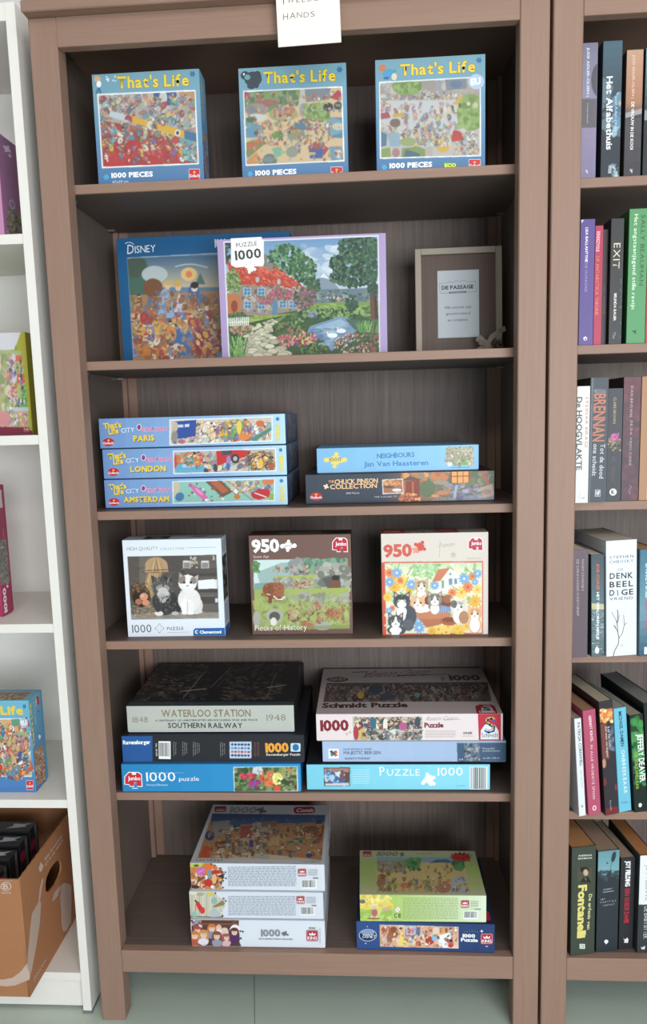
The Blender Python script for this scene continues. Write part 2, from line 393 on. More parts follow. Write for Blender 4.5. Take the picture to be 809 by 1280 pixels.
def goliath(f, x0, y0, x1, y1, oval=False):
    w, h = x1-x0, y1-y0
    if oval: f.disc((x0+x1)/2, (y0+y1)/2, w/2, h*.46, 'd02030', 24)
    else: f.rrect(x0, y0, x1, y1, h*.08, 'e8e0e0'); f.rrect(x0+w*.03, y0+h*.04, x1-w*.03, y1-h*.04, h*.06, 'd82838')
    f.disc((x0+x1)/2, y0+h*.30, w*.13, h*.13, 'f08020', 12); f.disc((x0+x1)/2, y0+h*.28, w*.06, h*.08, 'f8c848', 10)
    f.T('Goliath', x0+w*.03, y0+h*.74, x1-w*.03, y0+h*.72, h*.26, 'ffffff', 'b', out='a01828')
def king(f, x0, y0, x1, y1):
    w, h = x1-x0, y1-y0; r = min(w, h)*.16
    f.rrect(x0, y0, x1, y1, r, 'a82030'); f.rrect(x0+w*.05, y0+h*.05, x1-w*.05, y1-h*.05, r*.8, 'e8c8c8'); f.rrect(x0+w*.08, y0+h*.08, x1-w*.08, y1-h*.08, r*.7, 'b01828')
    f.shape([(x0+w*.25, y0+h*.48), (x0+w*.22, y0+h*.22), (x0+w*.38, y0+h*.36), (x0+w*.5, y0+h*.18), (x0+w*.62, y0+h*.36), (x0+w*.78, y0+h*.22), (x0+w*.75, y0+h*.48)], 'f0e0e0')
    f.T('KING', x0+w*.12, y0+h*.84, x1-w*.12, y0+h*.84, h*.26, 'ffffff', 'b')
def elephant(f, x0, y0, x1, y1, col='d01830'):
    w, h = x1-x0, y1-y0
    P = [(.10, .22), (.25, .04), (.80, .04), (.96, .18), (1, .95), (.72, .95), (.70, .70), (.56, .70), (.55, .95), (.30, .95), (.30, .84), (.02, .82), (.02, .34)]
    f.shape([(x0+w*(.5+(a-.5)*1.10), y0+h*(.5+(b-.5)*1.12)) for a, b in P], 'f6f0ee')
    f.shape([(x0+w*a, y0+h*b) for a, b in P], col)
    f.box(x0+w*.42, y0+h*.0, x0+w*.66, y0+h*.18, 'f6f0ee')
    f.T('Jumbo', x0+w*.20, y0+h*.55, x0+w*.92, y0+h*.55, h*.26, 'ffffff', 'b')
def splat(f, x, y, r, c):
    for k in range(6):
        a = k*math.pi/3; f.disc(x+math.cos(a)*r*.5, y+math.sin(a)*r*.5, r*.42, r*.24, c, 8, a)

# ---- top row: three square cartoon puzzles
Z1 = 1.6797
def life(label, x, w, h, quad, k):
    t = pbox(label, x, 0.055, Z1, w, 0.056, h, 0, '6fa8cc', '6d8fb8', group=None)
    f = F(t, 'front', w, .056, h, quad, '7fc0dc', 0.0011)
    (ax, ay), (bx_, by), (cx, cy), (dx, dy) = quad
    X0, X1, Y0, Y1 = min(ax, dx)-5, max(bx_, cx)+5, min(ay, by)-5, max(cy, dy)+5
    f.grad(X0, Y0, X1, Y0+(Y1-Y0)*.3, '7aaebe', '76a8c4', 6); f.grad(X0, Y0+(Y1-Y0)*.3, X1, Y1, '76a8c4', '5080b4', 18)
    return t, f
# left: crowded hall
t, f = life('square light blue cartoon puzzle, yellow slanted banner over a red crowd, left on top shelf', 0.0885, .199, .195, ((92, 165), (635, 135), (662, 712), (132, 738)), 0)
f.poly(((122, 265), (618, 245), (635, 625), (148, 645)), 'f4f4f0'); A = ((125, 270), (615, 250), (631, 620), (151, 640))
f.pic(A, 'b8b0a8'); f.blobs(125, 262, 620, 330, 120, 8, 22, ('c8c0b4', 'd8cdb8', 'b09890', 'a0b0b8'), 3)
f.poly(((405, 262), (520, 255), (530, 320), (415, 330)), '3c58a0'); f.ell(455, 285, 20, 35, 'd8dce0')
f.poly(((535, 255), (615, 252), (620, 345), (545, 340)), 'c89868')
f.crowd(130, 280, 612, 380, 40, 21, SOFT+('c84848', 'a84850'), 1); f.poly(((140, 400), (560, 470), (625, 600), (620, 618), (155, 636)), 'b04038')
f.crowd(140, 380, 620, 500, 46, 25, SOFT+('60a8b8', '4890a8', '60a8b8'), 2)
f.poly(((150, 520), (300, 500), (600, 590), (500, 625), (155, 636)), 'cc2c30'); f.poly(((170, 540), (270, 600), (260, 636), (180, 636)), 'd83030')
f.crowd(150, 500, 560, 612, 38, 24, CP+('d83838', 'd83838', 'd03030', 'c83030', 'f0d8c0'), 3, fill=.15); f.poly(((350, 560), (440, 545), (520, 585), (420, 628)), 'd02c30', .7); f.poly(((200, 560), (250, 590), (240, 625), (200, 600)), 'd83030', .7); f.poly(((535, 480), (630, 480), (633, 618), (545, 600)), '60a8b8'); f.crowd(540, 520, 622, 600, 18, 18, CP, 4)
f.poly(((190, 350), (300, 382), (290, 415), (180, 380)), 'c8dce8'); f.poly(((300, 378), (560, 452), (562, 494), (298, 410)), 'f0b028'); f.poly(((560, 452), (630, 470), (632, 515), (562, 494)), '3470a8')
f.ell(395, 425, 22, 22, 'f4e0c8'); f.ell(528, 465, 15, 17, 'f4f4f4'); f.ell(528, 465, 8, 10, '404040')
f.crowd(330, 400, 480, 450, 6, 14, CP, 8); f.crowd(270, 380, 290, 400, 3, 15, ('c83848',), 9)
f.mute(.2, 'a09488'); f.smooth(2); f.im *= .93; f.clip(None)
for e in zip(A, A[1:]+A[:1]): f.line(e, 4, 'f6f6f2')
f.clip(None); f.ell(122, 188, 16, 16, 'd8a878'); f.ell(130, 215, 12, 18, 'e8f0f0'); f.line(((130, 232), (118, 262)), 10, '3f6f98'); f.line(((130, 232), (140, 262)), 10, '3f6f98'); f.blobs(150, 175, 215, 200, 8, 3, 6, ('d0e8f0',), 2)
f.T("That's Life", 225, 236, 583, 222, 58, 'f0cc30', 'b', tr=.03, out='8a8040', sh=None); splat(f, 603, 164, 17, '2c6ca8')
f.T('1000 PIECES', 198, 694, 403, 686, 24, 'ffffff', 'h', tr=.03); splat(f, 170, 690, 17, '40b0e0'); f.T('47x59 cm', 200, 722, 280, 718, 13, 'e0e8f0', 'r', slant=.2)
goliath(f, 585, 648, 641, 706); f.done()
f = F(t, 'right', .199, .0448, .195, ((0, 0), (60, 0), (60, 200), (0, 200)), '6fa8cc', 0.0022); f.grad(0, 0, 60, 200, '82bcd6', '4070a8', 20)
f.crowd(6, 105, 54, 185, 60, 5, CP, 6); f.T("That's Life", 18, 12, 18, 85, 12, 'e0c040', 'h'); f.done()
# middle: zoo seen from above
t, f = life('square light blue zoo cartoon puzzle with gorilla corner figure, middle of top shelf', 0.359, .195, .191, ((75, 156), (686, 125), (697, 745), (100, 772)), 1)
A = ((108, 285), (660, 262), (672, 668), (122, 692)); f.poly(((104, 281), (664, 258), (676, 672), (118, 696)), 'f4f4f0'); f.pic(A, 'e0c090')
f.poly(((108, 285), (430, 270), (400, 340), (250, 400), (110, 380)), '6a8a58'); f.blobs(115, 285, 410, 350, 80, 10, 26, ('5a7a50', '7a9a60', '4f6f48', '88a068'), 1)
f.poly(((450, 270), (600, 265), (590, 330), (460, 345)), '7a8890'); f.poly(((425, 280), (455, 278), (450, 420), (430, 420)), 'c8c8c0'); f.ell(440, 390, 18, 38, '98a098')
f.poly(((100, 280), (130, 285), (150, 320), (105, 330)), 'b84858'); f.poly(((590, 320), (640, 278), (664, 290), (664, 345)), 'c03850')
f.ell(235, 345, 70, 16, 'a86058'); f.ell(180, 385, 70, 34, '9a9088'); f.ell(150, 385, 26, 24, '78848c'); f.ell(180, 430, 60, 22, 'd8d8cc')
f.ell(330, 410, 80, 42, '98a868'); f.ell(330, 402, 62, 34, 'd0a080'); f.blobs(280, 380, 390, 420, 26, 5, 11, ('b87858', 'c89070', '8a5a48'), 2)
f.ell(520, 400, 75, 52, '78a850'); f.blobs(455, 360, 590, 450, 60, 6, 16, ('88b860', '6a9848', '98c070', '5a8840'), 3)
f.poly(((560, 470), (600, 430), (664, 430), (664, 545), (600, 540)), '4888a8'); f.ell(620, 480, 50, 45, '68a8c0'); f.ell(640, 480, 34, 20, 'd8c8b0'); f.ell(585, 475, 14, 12, 'e8f0f0')
f.ell(585, 372, 28, 24, '303438'); f.ell(640, 365, 24, 22, '383c40'); f.ell(592, 382, 10, 8, 'b0a8a0')
f.poly(((112, 455), (130, 430), (215, 480), (195, 540), (115, 540)), '5898b8'); f.ell(150, 440, 32, 16, '4a6a48'); f.ell(180, 515, 16, 12, '50545c')
f.poly(((355, 490), (445, 432), (495, 470), (490, 500), (355, 500)), 'a05838'); f.poly(((380, 480), (445, 440), (485, 475), (450, 498)), '4a7898'); f.ell(410, 525, 68, 30, '889868'); f.ell(420, 525, 45, 20, 'a08868'); f.ell(300, 528, 34, 24, '5a9838')
f.poly(((120, 640), (110, 570), (235, 530), (245, 560), (130, 655)), '7a8a48'); f.poly(((130, 615), (130, 575), (200, 545), (215, 565)), 'c86838')
f.poly(((130, 660), (180, 620), (220, 680), (125, 690)), 'e09048'); f.ell(255, 665, 40, 36, '5a7a70'); f.ell(250, 660, 25, 18, '708890'); f.poly(((265, 600), (300, 590), (345, 620), (290, 655)), '70b898')
f.ell(380, 620, 34, 30, '8a9888'); f.poly(((470, 590), (515, 560), (590, 600), (560, 640), (480, 640)), 'a84848'); f.poly(((478, 605), (555, 600), (552, 655), (480, 655)), '3c58a8'); f.poly(((590, 590), (660, 590), (668, 660), (600, 668)), '6898b8'); f.ell(640, 630, 20, 24, 'd8e0e8')
f.crowd(120, 300, 655, 675, 80, 12, SOFT+('e87828', 'b05030', 'd89048'), 5); f.crowd(210, 440, 600, 580, 60, 10, CP+('a85030', 'e89858'), 6)
f.mute(.2, 'a09488'); f.smooth(2); f.im *= .93; f.clip(None)
for e in zip(A, A[1:]+A[:1]): f.line(e, 4, 'f6f6f2')
for e in ((160, 215, 50, 42), (115, 195, 26, 24), (150, 255, 24, 16), (185, 200, 22, 30), (180, 250, 14, 16)): f.disc(*e, '3a4450')
f.disc(128, 205, 17, 15, '6a98a8'); f.disc(108, 188, 5, 6, 'e8f0f0')
f.T("That's Life", 222, 240, 625, 226, 62, 'f0cc30', 'b', tr=.03, out='8a8040'); splat(f, 650, 165, 20, '2c6ca8')
f.T('1000 PIECES', 175, 750, 403, 740, 26, 'ffffff', 'h', tr=.03); splat(f, 143, 742, 19, '40b0e0'); f.T('ZOO', 478, 638, 512, 636, 14, 'f0e040', 'b'); goliath(f, 598, 702, 665, 760); f.done()
# right: grey plaza
t, f = life('square light blue cartoon puzzle with grey plaza and green trees, right on top shelf', 0.606, .195, .192, ((85, 103), (706, 80), (703, 702), (96, 734)), 2)
A = ((112, 230), (676, 208), (676, 634), (118, 650)); f.poly(((108, 226), (680, 204), (680, 638), (114, 654)), 'f4f4f0'); f.pic(A, 'c0c0bc')
f.blobs(115, 225, 676, 320, 140, 10, 26, ('b0aca8', 'a8a098', 'c8c0b8', '98a0a8', 'b8a898'), 1); f.poly(((355, 215), (430, 212), (425, 280), (360, 270)), 'a09890'); f.poly(((480, 215), (600, 212), (600, 270), (490, 280)), '788898'); f.ell(545, 245, 34, 20, '5878a0')
f.crowd(120, 290, 560, 380, 80, 14, SOFT, 2); f.poly(((150, 330), (560, 330), (640, 500), (520, 600), (200, 560), (120, 440)), 'ccd0d4')
f.crowd(125, 340, 560, 560, 64, 17, SOFT+('b8c0c8', '8898a8'), 3); f.crowd(520, 510, 665, 625, 26, 18, SOFT, 4)
f.ell(270, 250, 85, 52, '78a048'); f.blobs(200, 215, 345, 290, 60, 6, 16, ('88b058', '6a9040', '98b868'), 5); f.ell(625, 400, 78, 100, '78a048'); f.blobs(560, 320, 676, 480, 90, 7, 18, ('88b058', '6a9040', '98b868'), 6)
f.ell(650, 360, 14, 14, 'd8c8a8'); f.ell(612, 352, 11, 11, 'e0d0b8')
for i in range(8):
    x = 418+i*20; f.poly(((x, 385-i*5), (x+10, 383-i*5), (x+13, 408-i*5), (x+3, 411-i*5)), ('b06838', 'e8e0d0')[i % 2] if i < 4 else ('e8d8a0', '485040')[i % 2])
f.poly(((530, 345), (575, 305), (585, 318), (545, 360)), 'd8b040'); f.poly(((185, 410), (240, 395), (260, 418), (190, 425)), 'd8a840'); f.poly(((115, 400), (165, 395), (175, 425), (120, 435)), 'b04858'); f.ell(200, 455, 30, 24, '786058')
f.poly(((515, 540), (530, 495), (570, 505), (585, 550), (520, 560)), 'c83838'); f.ell(470, 590, 34, 30, 'e0b038'); f.ell(462, 578, 10, 10, 'f0d8b0'); f.poly(((120, 500), (155, 520), (150, 580), (118, 590)), '4878a0'); f.poly(((165, 510), (225, 510), (230, 585), (170, 585)), '88b0c8')
f.poly(((240, 595), (330, 585), (370, 600), (370, 640), (235, 645)), '789850'); f.poly(((260, 600), (340, 625), (340, 640), (250, 643)), '486878'); f.ell(275, 560, 50, 24, '98a868'); f.poly(((118, 600), (170, 590), (178, 640), (118, 648)), '88a050'); f.ell(205, 620, 22, 26, 'b87880'); f.poly(((370, 590), (410, 575), (412, 638), (375, 640)), 'b8b0a8')
f.crowd(300, 470, 500, 580, 30, 15, SOFT+('e8c060', '6a9a60'), 8)
f.mute(.2, 'a09488'); f.smooth(2); f.im *= .93; f.clip(None)
for e in zip(A, A[1:]+A[:1]): f.line(e, 4, 'f6f6f2')
# cartoon traveller with red hair running in the corner
for e in ((128, 148, 22, 20, 'c87848'), (165, 180, 36, 26, '4898c8'), (195, 198, 16, 20, 'd8c8b0'), (150, 205, 18, 8, '3c68a0'), (200, 165, 10, 8, '50a070')): f.disc(*e[:4], e[4])
f.T("That's Life", 232, 192, 648, 176, 60, 'f0cc30', 'b', tr=.03, out='8a8040'); splat(f, 671, 115, 19, '2c6ca8')
f.disc(655, 232, 44, 42, 'a8c0d8', 26); f.T('EU', 628, 250, 678, 244, 34, 'ffffff', 'h')
f.T('1000 PIECES', 170, 706, 407, 696, 26, 'ffffff', 'h', tr=.03); splat(f, 138, 702, 19, '40b0e0'); f.shape([(465, 676), (500, 668), (545, 690), (590, 706), (500, 706), (480, 690)], '489858'); f.T('ECO', 480, 698, 540, 696, 18, 'f0f040', 'h')
goliath(f, 612, 655, 678, 712); f.done()

# ---- second row
Z2 = 1.3591
# wide dark blue fairy-tale puzzle behind (generic crowd of costumed figures)
t = pbox('wide dark blue puzzle box with a fairy tale crowd, partly behind the cottage puzzle', 0.062, 0.215, Z2, .366, .045, .266, 0, '1f5f90', '285880', group=None)
Q = ((142*1, 297), (355, 289), (360, 444), (153, 451)); f = F(t, 'front', .366, .045, .266, Q, '1c6094', 0.0013)
f.grad(130, 285, 370, 455, '1a6298', '17588c', 8)
A = ((156.5, 321), (345, 312), (349, 441), (165.5, 448)); f.poly(((156, 320), (346, 311), (350, 442), (165, 449)), 'b8c0c8'); f.pic(A, '5a80a0')
f.grad(157, 318, 350, 355, '3a6890', 'c8b898', 10); f.ell(170, 345, 14, 28, '3c6858'); f.ell(165, 330, 14, 14, '405848'); f.ell(190, 340, 16, 10, 'b8c8c8'); f.ell(232, 340, 10, 8, 'e8c070'); f.ell(232, 340, 4, 4, 'e87850')
for k in range(8): f.line(((215+k*5, 331-3*math.sin(k/7*3.1)), (220+k*5, 331-3*math.sin((k+1)/7*3.1))), 1.2, 'c8d8d8')
f.poly(((240, 352), (246, 338), (252, 352)), '487068'); f.poly(((160, 365), (350, 355), (350, 442), (166, 448)), 'a88058')
f.crowd(163, 368, 345, 392, 36, 7.5, ('8a5a38', 'b89050', 'c86050', '4878b0', 'a86040', '705838'), 11); f.crowd(163, 385, 345, 438, 110, 7.5, ('d88038', 'c04838', 'e0a848', 'a04838', '7898c0', 'e8c898', '885038', '6080b0', 'e8d8b8', 'b83850'), 12)
f.ell(188, 356, 12, 11, '7a4a2c'); f.ell(204, 372, 9, 15, '88b0dc'); f.poly(((192, 392), (204, 365), (216, 392)), '88b4e0'); f.ell(206, 354, 3.5, 4, 'e8c090'); f.ell(206, 350, 4, 3, 'd8b050')
f.poly(((214, 385), (220, 362), (230, 385)), 'd8c0c8'); f.ell(219, 356, 3.5, 4, 'e8c090'); f.ell(218, 351, 4.5, 4, 'd8a840'); f.ell(238, 362, 7, 10, '3860a0'); f.ell(239, 357, 4, 4, 'f0dcc8'); f.ell(239, 353, 5, 4, '2c2424')
f.ell(196, 404, 9, 8, 'e8a838'); f.ell(180, 392, 8, 8, 'b83830'); f.ell(224, 420, 14, 16, '3f68a8'); f.ell(218, 427, 6, 5, 'd8c8c0'); f.ell(184, 433, 14, 8, 'c87830'); f.ell(210, 437, 4, 7, 'f0f0f0'); f.ell(247, 420, 9, 16, '983038'); f.ell(210, 411, 7, 10, 'e09038'); f.ell(160, 400, 4, 9, 'c8b060')
f.crowd(164, 395, 345, 440, 70, 5, ('d88038', 'c04838', 'e0a848', 'a04838', '7898c0', 'e8c898', '885038', '6080b0'), 21); f.crowd(170, 362, 345, 392, 34, 4.5, ('8a5a38', 'b89050', 'c86050', '4878b0', 'a86040', '705838'), 22); f.mute(.12, '907c70'); f.smooth(2); f.clip(None); f.T('ISNEY', 165.5, 314.6, 191, 313, 8.5, 'e8ecf0', 'r', slant=.05); f.T('D', 156, 315.6, 164, 315.2, 11, 'e8ecf0', 'r', slant=.1)
f.stroke([(153.5, 303), (157, 301.5), (161, 302), (164, 304)], .8, 'e8ecf0'); f.T('1000', 264, 308, 278, 307.5, 9.5, 'e8ecf0', 'b'); f.done()
# cottage puzzle with lilac border
t = pbox('lilac bordered puzzle of a red roofed cottage by a swan pond', 0.296, 0.108, Z2, .326, .05, .229, 0.3, 'b39ccb', 'c9b8dc', group=None)
Q = ((32, 72), (755, 36), (762, 543), (58, 566)); f = F(t, 'front', .326, .05, .229, Q, 'b8a0d2', 0.00105)
A = ((64, 83), (720, 50), (727, 541), (88, 559)); f.poly(((60, 79), (724, 46), (731, 545), (84, 563)), 'e8e4ec'); f.pic(A, '4c6840')
f.grad(66, 50, 724, 300, '6a98c8', 'c8d8e4', 16); f.blobs(330, 90, 560, 250, 60, 12, 40, ('a8c0d8', 'c0d0e0', 'd0dce8', '90b0d0', 'e0e8ee'), 1, .5, .6, .4)
f.poly(((455, 250), (480, 205), (505, 215), (540, 255), (560, 275), (445, 285)), '8898a8'); f.poly(((470, 225), (484, 206), (500, 215), (512, 232), (490, 226)), 'e0e8f0')
f.poly(((440, 275), (722, 265), (724, 340), (440, 335)), '687e88'); f.blobs(440, 280, 722, 330, 90, 5, 14, ('5a7078', '788c80', '90a098', '48605c'), 2, .5, 1, .3)
f.blobs(500, 305, 620, 318, 20, 3, 6, ('b87860', 'c8c0b0'), 3); f.poly(((430, 330), (722, 322), (726, 380), (430, 400)), '7a9a48'); f.blobs(440, 335, 720, 375, 80, 6, 18, ('88a850', '5c8038', '98b058', '486c38'), 4, .4, 1, .3)
def foliage(cx, cy, rx, ry, n, pal, seed, r=9):
    R = random.Random(seed)
    for _ in range(n):
        a = R.uniform(0, 6.28); q = math.sqrt(R.random()); f.ell(cx+rx*q*math.cos(a), cy+ry*q*math.sin(a), R.uniform(.5, 1.2)*r, R.uniform(.4, .9)*r, R.choice(pal), R.uniform(0, 3))
foliage(80, 120, 30, 45, 60, ('3c4440', '4a5450', '5c6860'), 5); foliage(330, 150, 78, 62, 260, ('3f6a48', '54805a', '6a9a68', '2f5540', '7aa878'), 6); foliage(395, 195, 60, 60, 160, ('3f6a48', '4f7a4c', '6a9058', '2f5540'), 7); foliage(440, 255, 30, 30, 70, ('2f4f3c', '3f6048', '587850'), 8)
f.poly(((75, 160), (130, 180), (285, 190), (425, 278), (410, 275), (140, 258), (85, 200)), 'd04c38'); f.poly(((105, 165), (290, 192), (345, 225), (240, 210), (120, 200)), 'e06048')
R_ = random.Random(3)
for _ in range(240): x = R_.uniform(90, 400); y = R_.uniform(175, 265); f.ell(x, y, 7, 1.8, R_.choice(('e87058', 'c03c2c', 'f08868', 'a83428')), .5) if y > 165+(max(0, x-270)*.62) and x > 75+(y-165)*.6 else None
f.poly(((245, 165), (270, 165), (272, 195), (248, 195)), '90847c'); f.poly(((228, 130), (245, 130), (246, 185), (230, 180)), '8a8078')
for x, y in ((205, 232), (296, 240)): f.poly(((x-15, y+8), (x, y-18), (x+15, y+8)), 'b84838'); f.ell(x, y+3, 8, 12, 'b8b8b8')
f.poly(((85, 200), (140, 255), (410, 275), (425, 350), (240, 385), (85, 380)), '9a8c80'); f.blobs(140, 260, 410, 370, 160, 4, 9, ('a8988a', '8a7a70', 'b8a898', '786860', 'c0b0a0'), 9)
f.poly(((75, 290), (135, 300), (135, 370), (82, 385)), 'c87848'); f.ell(108, 345, 14, 24, '9a4830'); foliage(100, 245, 32, 50, 150, ('88a058', '6a8848', 'a0b070', '587840'), 10, 7)
for x, y in ((162, 283), (222, 283), (165, 338), (223, 340), (313, 335), (356, 335)): f.poly(((x-16, y-15), (x+16, y-15), (x+16, y+17), (x-16, y+17)), 'c8c8c8'); f.poly(((x-13, y-12), (x+13, y-12), (x+13, y+15), (x-13, y+15)), '4888b0'); f.line(((x, y-12), (x, y+15)), 2, 'b0d0e0'); f.line(((x-12, y), (x+12, y)), 2, 'b0d0e0')
f.poly(((268, 308), (290, 308), (290, 378), (268, 378)), '5a88a8'); foliage(240, 320, 30, 18, 50, ('a85868', '7a8848', 'b87080'), 12, 7); foliage(310, 295, 60, 22, 110, ('b85868', '98486a', '6a7a48', 'c87888'), 13, 7); foliage(395, 310, 34, 42, 120, ('60704a', '8a5868', 'a0687a', '3f5838'), 14, 7); foliage(440, 310, 16, 35, 50, ('98587a', '4a6040'), 15, 6)
f.poly(((80, 395), (330, 375), (430, 390), (300, 410), (200, 440), (100, 440)), '8aa040'); f.blobs(180, 385, 330, 410, 50, 5, 14, ('98ac48', '789838', 'a8b858'), 16, .4, 1, .3)
f.poly(((300, 385), (640, 370), (727, 420), (727, 541), (90, 559), (85, 430)), '3f5c38'); foliage(520, 375, 150, 18, 150, ('4a7048', '7aa050', '305030', '88b060'), 17); foliage(440, 378, 26, 12, 20, ('8a98a0', '5a6870'), 18, 7); foliage(610, 330, 24, 36, 50, ('2f4c38', '3c6044'), 19)
f.poly(((430, 425), (560, 385), (600, 395), (640, 430), (600, 470), (520, 528), (490, 480), (415, 455)), '7898b8'); f.poly(((450, 430), (560, 395), (600, 420), (560, 450), (470, 455)), '98b8d0'); f.blobs(440, 420, 610, 500, 40, 10, 30, ('88a8c8', 'a8c4dc', '6888a8', '5a7898'), 20, .3, .7, .2); f.poly(((580, 395), (640, 400), (690, 430), (620, 440)), '486858')
f.ell(525, 463, 22, 10, 'f4f4f4'); f.line(((506, 463), (503, 445)), 5, 'f4f4f4'); f.ell(504, 444, 5, 4, 'e8a060'); f.ell(563, 444, 20, 9, 'f0f0f0'); f.line(((548, 444), (547, 430)), 5, 'f0f0f0')
f.poly(((250, 410), (330, 380), (310, 400), (260, 430), (250, 470), (300, 540), (340, 552), (150, 556), (150, 480), (210, 440)), '788c50')
for i in range(95):
    yy = 400+150*(i/95.0)**1.0; ctr = 225-20*math.sin((yy-400)/60); wd_ = 20+ (yy-400)*.62; x = R_.uniform(ctr-wd_, ctr+wd_*1.15) + (60 if yy < 425 else 0)*(425-yy)/25; k = 5+(yy-400)*.085
    f.ell(x, yy, k*1.6, k*.75, '8a8468'); f.ell(x, yy-.6, k*1.4, k*.62, R_.choice(('d8d0b0', 'c8c4a8', 'e0dcc0', 'b8b498')))
foliage(345, 440, 70, 30, 130, ('4a6838', '6a8a48', 'a86860', '385030'), 21, 8); foliage(360, 398, 40, 22, 60, ('5a7848', '8aa860', '405c34'), 22, 8); foliage(330, 482, 40, 22, 90, ('c85868', 'd87878', '5a7840', 'e0a0a0'), 23, 7); foliage(410, 480, 50, 30, 120, ('a03868', 'c84888', '50703c', 'd88890', 'e8c060'), 24, 7); foliage(450, 520, 60, 22, 80, ('486438', '6a8a40', '304c2c'), 25, 8)
foliage(630, 500, 100, 45, 300, ('3c5030', '506838', 'c89880', '2c4028', 'd8c0a8', 'b85858'), 26, 6); foliage(700, 480, 26, 50, 70, ('a85048', '3c5030', '587040'), 27, 7)
for k in range(34): x = 640+R_.uniform(0, 85); f.line(((x, 450), (x+R_.uniform(-18, 18), 400+R_.uniform(0, 20))), 3, R_.choice(('6aa048', '88b860', '4a8038')))
for k in range(60): x = 88+R_.uniform(0, 65); f.line(((x, 552), (x-20+R_.uniform(-10, 50), 455+R_.uniform(0, 60))), 3.5, R_.choice(('5a9048', '78a858', '3f7038', '98c070')))
foliage(140, 440, 50, 22, 90, ('c87868', 'd89888', '5a7848', 'b8a078'), 28, 7); foliage(120, 385, 40, 12, 30, ('3f5c38', '587848'), 29)
for k in range(11): x = 82+k*8.5; f.line(((x, 428-k*.6), (x, 393-k*.6)), 4.5, 'f0f0ec')
f.line(((80, 412), (172, 408)), 3, 'f0f0ec')
f.poly(((683, 250), (712, 235), (722, 395), (690, 395)), '6a4838'); f.poly(((700, 240), (712, 235), (722, 395), (708, 395)), '4a3028'); foliage(640, 100, 90, 55, 300, ('2c4c3c', '3c6048', '4f7854', '243f34'), 30, 10); foliage(600, 165, 85, 48, 260, ('2c4c3c', '3c6048', '5a8058', '243f34'), 31, 10); foliage(610, 225, 95, 36, 260, ('2c4c3c', '3c6048', '4f7854', '203830'), 32, 9); foliage(700, 150, 26, 90, 160, ('2c4c3c', '3c6048', '4f7854'), 33, 9); foliage(700, 270, 24, 24, 50, ('2c4c3c', '3c6048'), 34, 8)
f.im *= .93
for e in zip(A, A[1:]+A[:1]): f.line(e, 3, 'ece8f0')
f.rrect(92, 68, 232, 180, 10, 'e8e4e0'); f.shape([(90, 66), (222, 58), (234, 165), (226, 174), (112, 186), (102, 180)], 'f0ecea')
f.T('PUZZLE', 115, 103, 203, 93, 17, '4a4a4c', 'r'); f.T('1000', 113, 155, 220, 143, 37, '3a3a3e', 'b', tr=.02); f.piece(176, 187, 21, 'f0ecea', .3)
for a_ in range(8): f.disc(176+25*math.cos(a_*.785), 187+22*math.sin(a_*.785), 2, 2, '808084', 6)
f.piece(176, 187, 17, 'f6f4f2', .3); f.done()
#PART3
# ---- framed notice on the second row
t = empty('picture_frame', (0.684, 0.197, 1.3591), 0, 0, math.radians(-3.0)); tag(t, 'cream picture frame with a brown mount and printed notice, right of the cottage puzzle', 'picture frame')
FM = mat('cream_frame', '9c9082', 0.5, noise=.03)  # frame, mount and notice colours are darkened for the shade they stand in
bx('frame_bar', (0, 0, 0, 0.0125, 0.015, 0.219), FM, t); bx('frame_bar', (0.1635, 0, 0, 0.176, 0.015, 0.219), FM, t)
bx('frame_bar', (0.0126, 0, 0.2065, 0.1634, 0.015, 0.219), FM, t); bx('frame_bar', (0.0126, 0, 0, 0.1634, 0.015, 0.0125), FM, t)
bx('mount', (0.0126, 0.006, 0.0126, 0.1634, 0.0075, 0.2064), wood('mount_brown', '4e3d35', '5c4a40', 2), t, 0)
bx('stand', (0.07, 0.0151, 0.002, 0.105, 0.019, 0.16), mat('mdf', '5a4c40', .8), t)
bx('notice_paper', (0.0455, 0.0052, 0.0385, 0.130, 0.0059, 0.1745), mat('notice_paper', 'a4acb0', .6), t, 0)
f = Face(t, (0.0455, 0.0052, 0.0385), (1, 0, 0), (0, 0, 1), .0845, .136, ((265, 285), (560, 270), (560, 735), (265, 750)), 'b0b8bc', .004, name='notice'); K = '3c4044'
f.T('DE PASSAGE', 297, 413, 520, 400, 24, K, 'h', tr=.04, slant=0)
for p_ in ([(335, 366), (280, 374), (283, 437), (345, 436)], [(482, 357), (536, 353), (540, 424), (468, 428)], [(335, 366), (350, 358), (370, 364), (400, 350), (420, 357), (450, 348), (482, 357)]): f.stroke(p_, 2.4, '606468')
f.shape([(347, 428), (468, 421), (468, 432), (347, 439)], K); f.stroke([(355, 434), (460, 427)], 2.5, 'b0b4b8')
f.T('Alle puzzels zijn', 313, 545, 503, 536, 18, K); f.T('gecontroleerd', 325, 588, 495, 580, 18, K); f.T('en compleet!', 335, 632, 487, 624, 18, K)
f.done('notice_print')
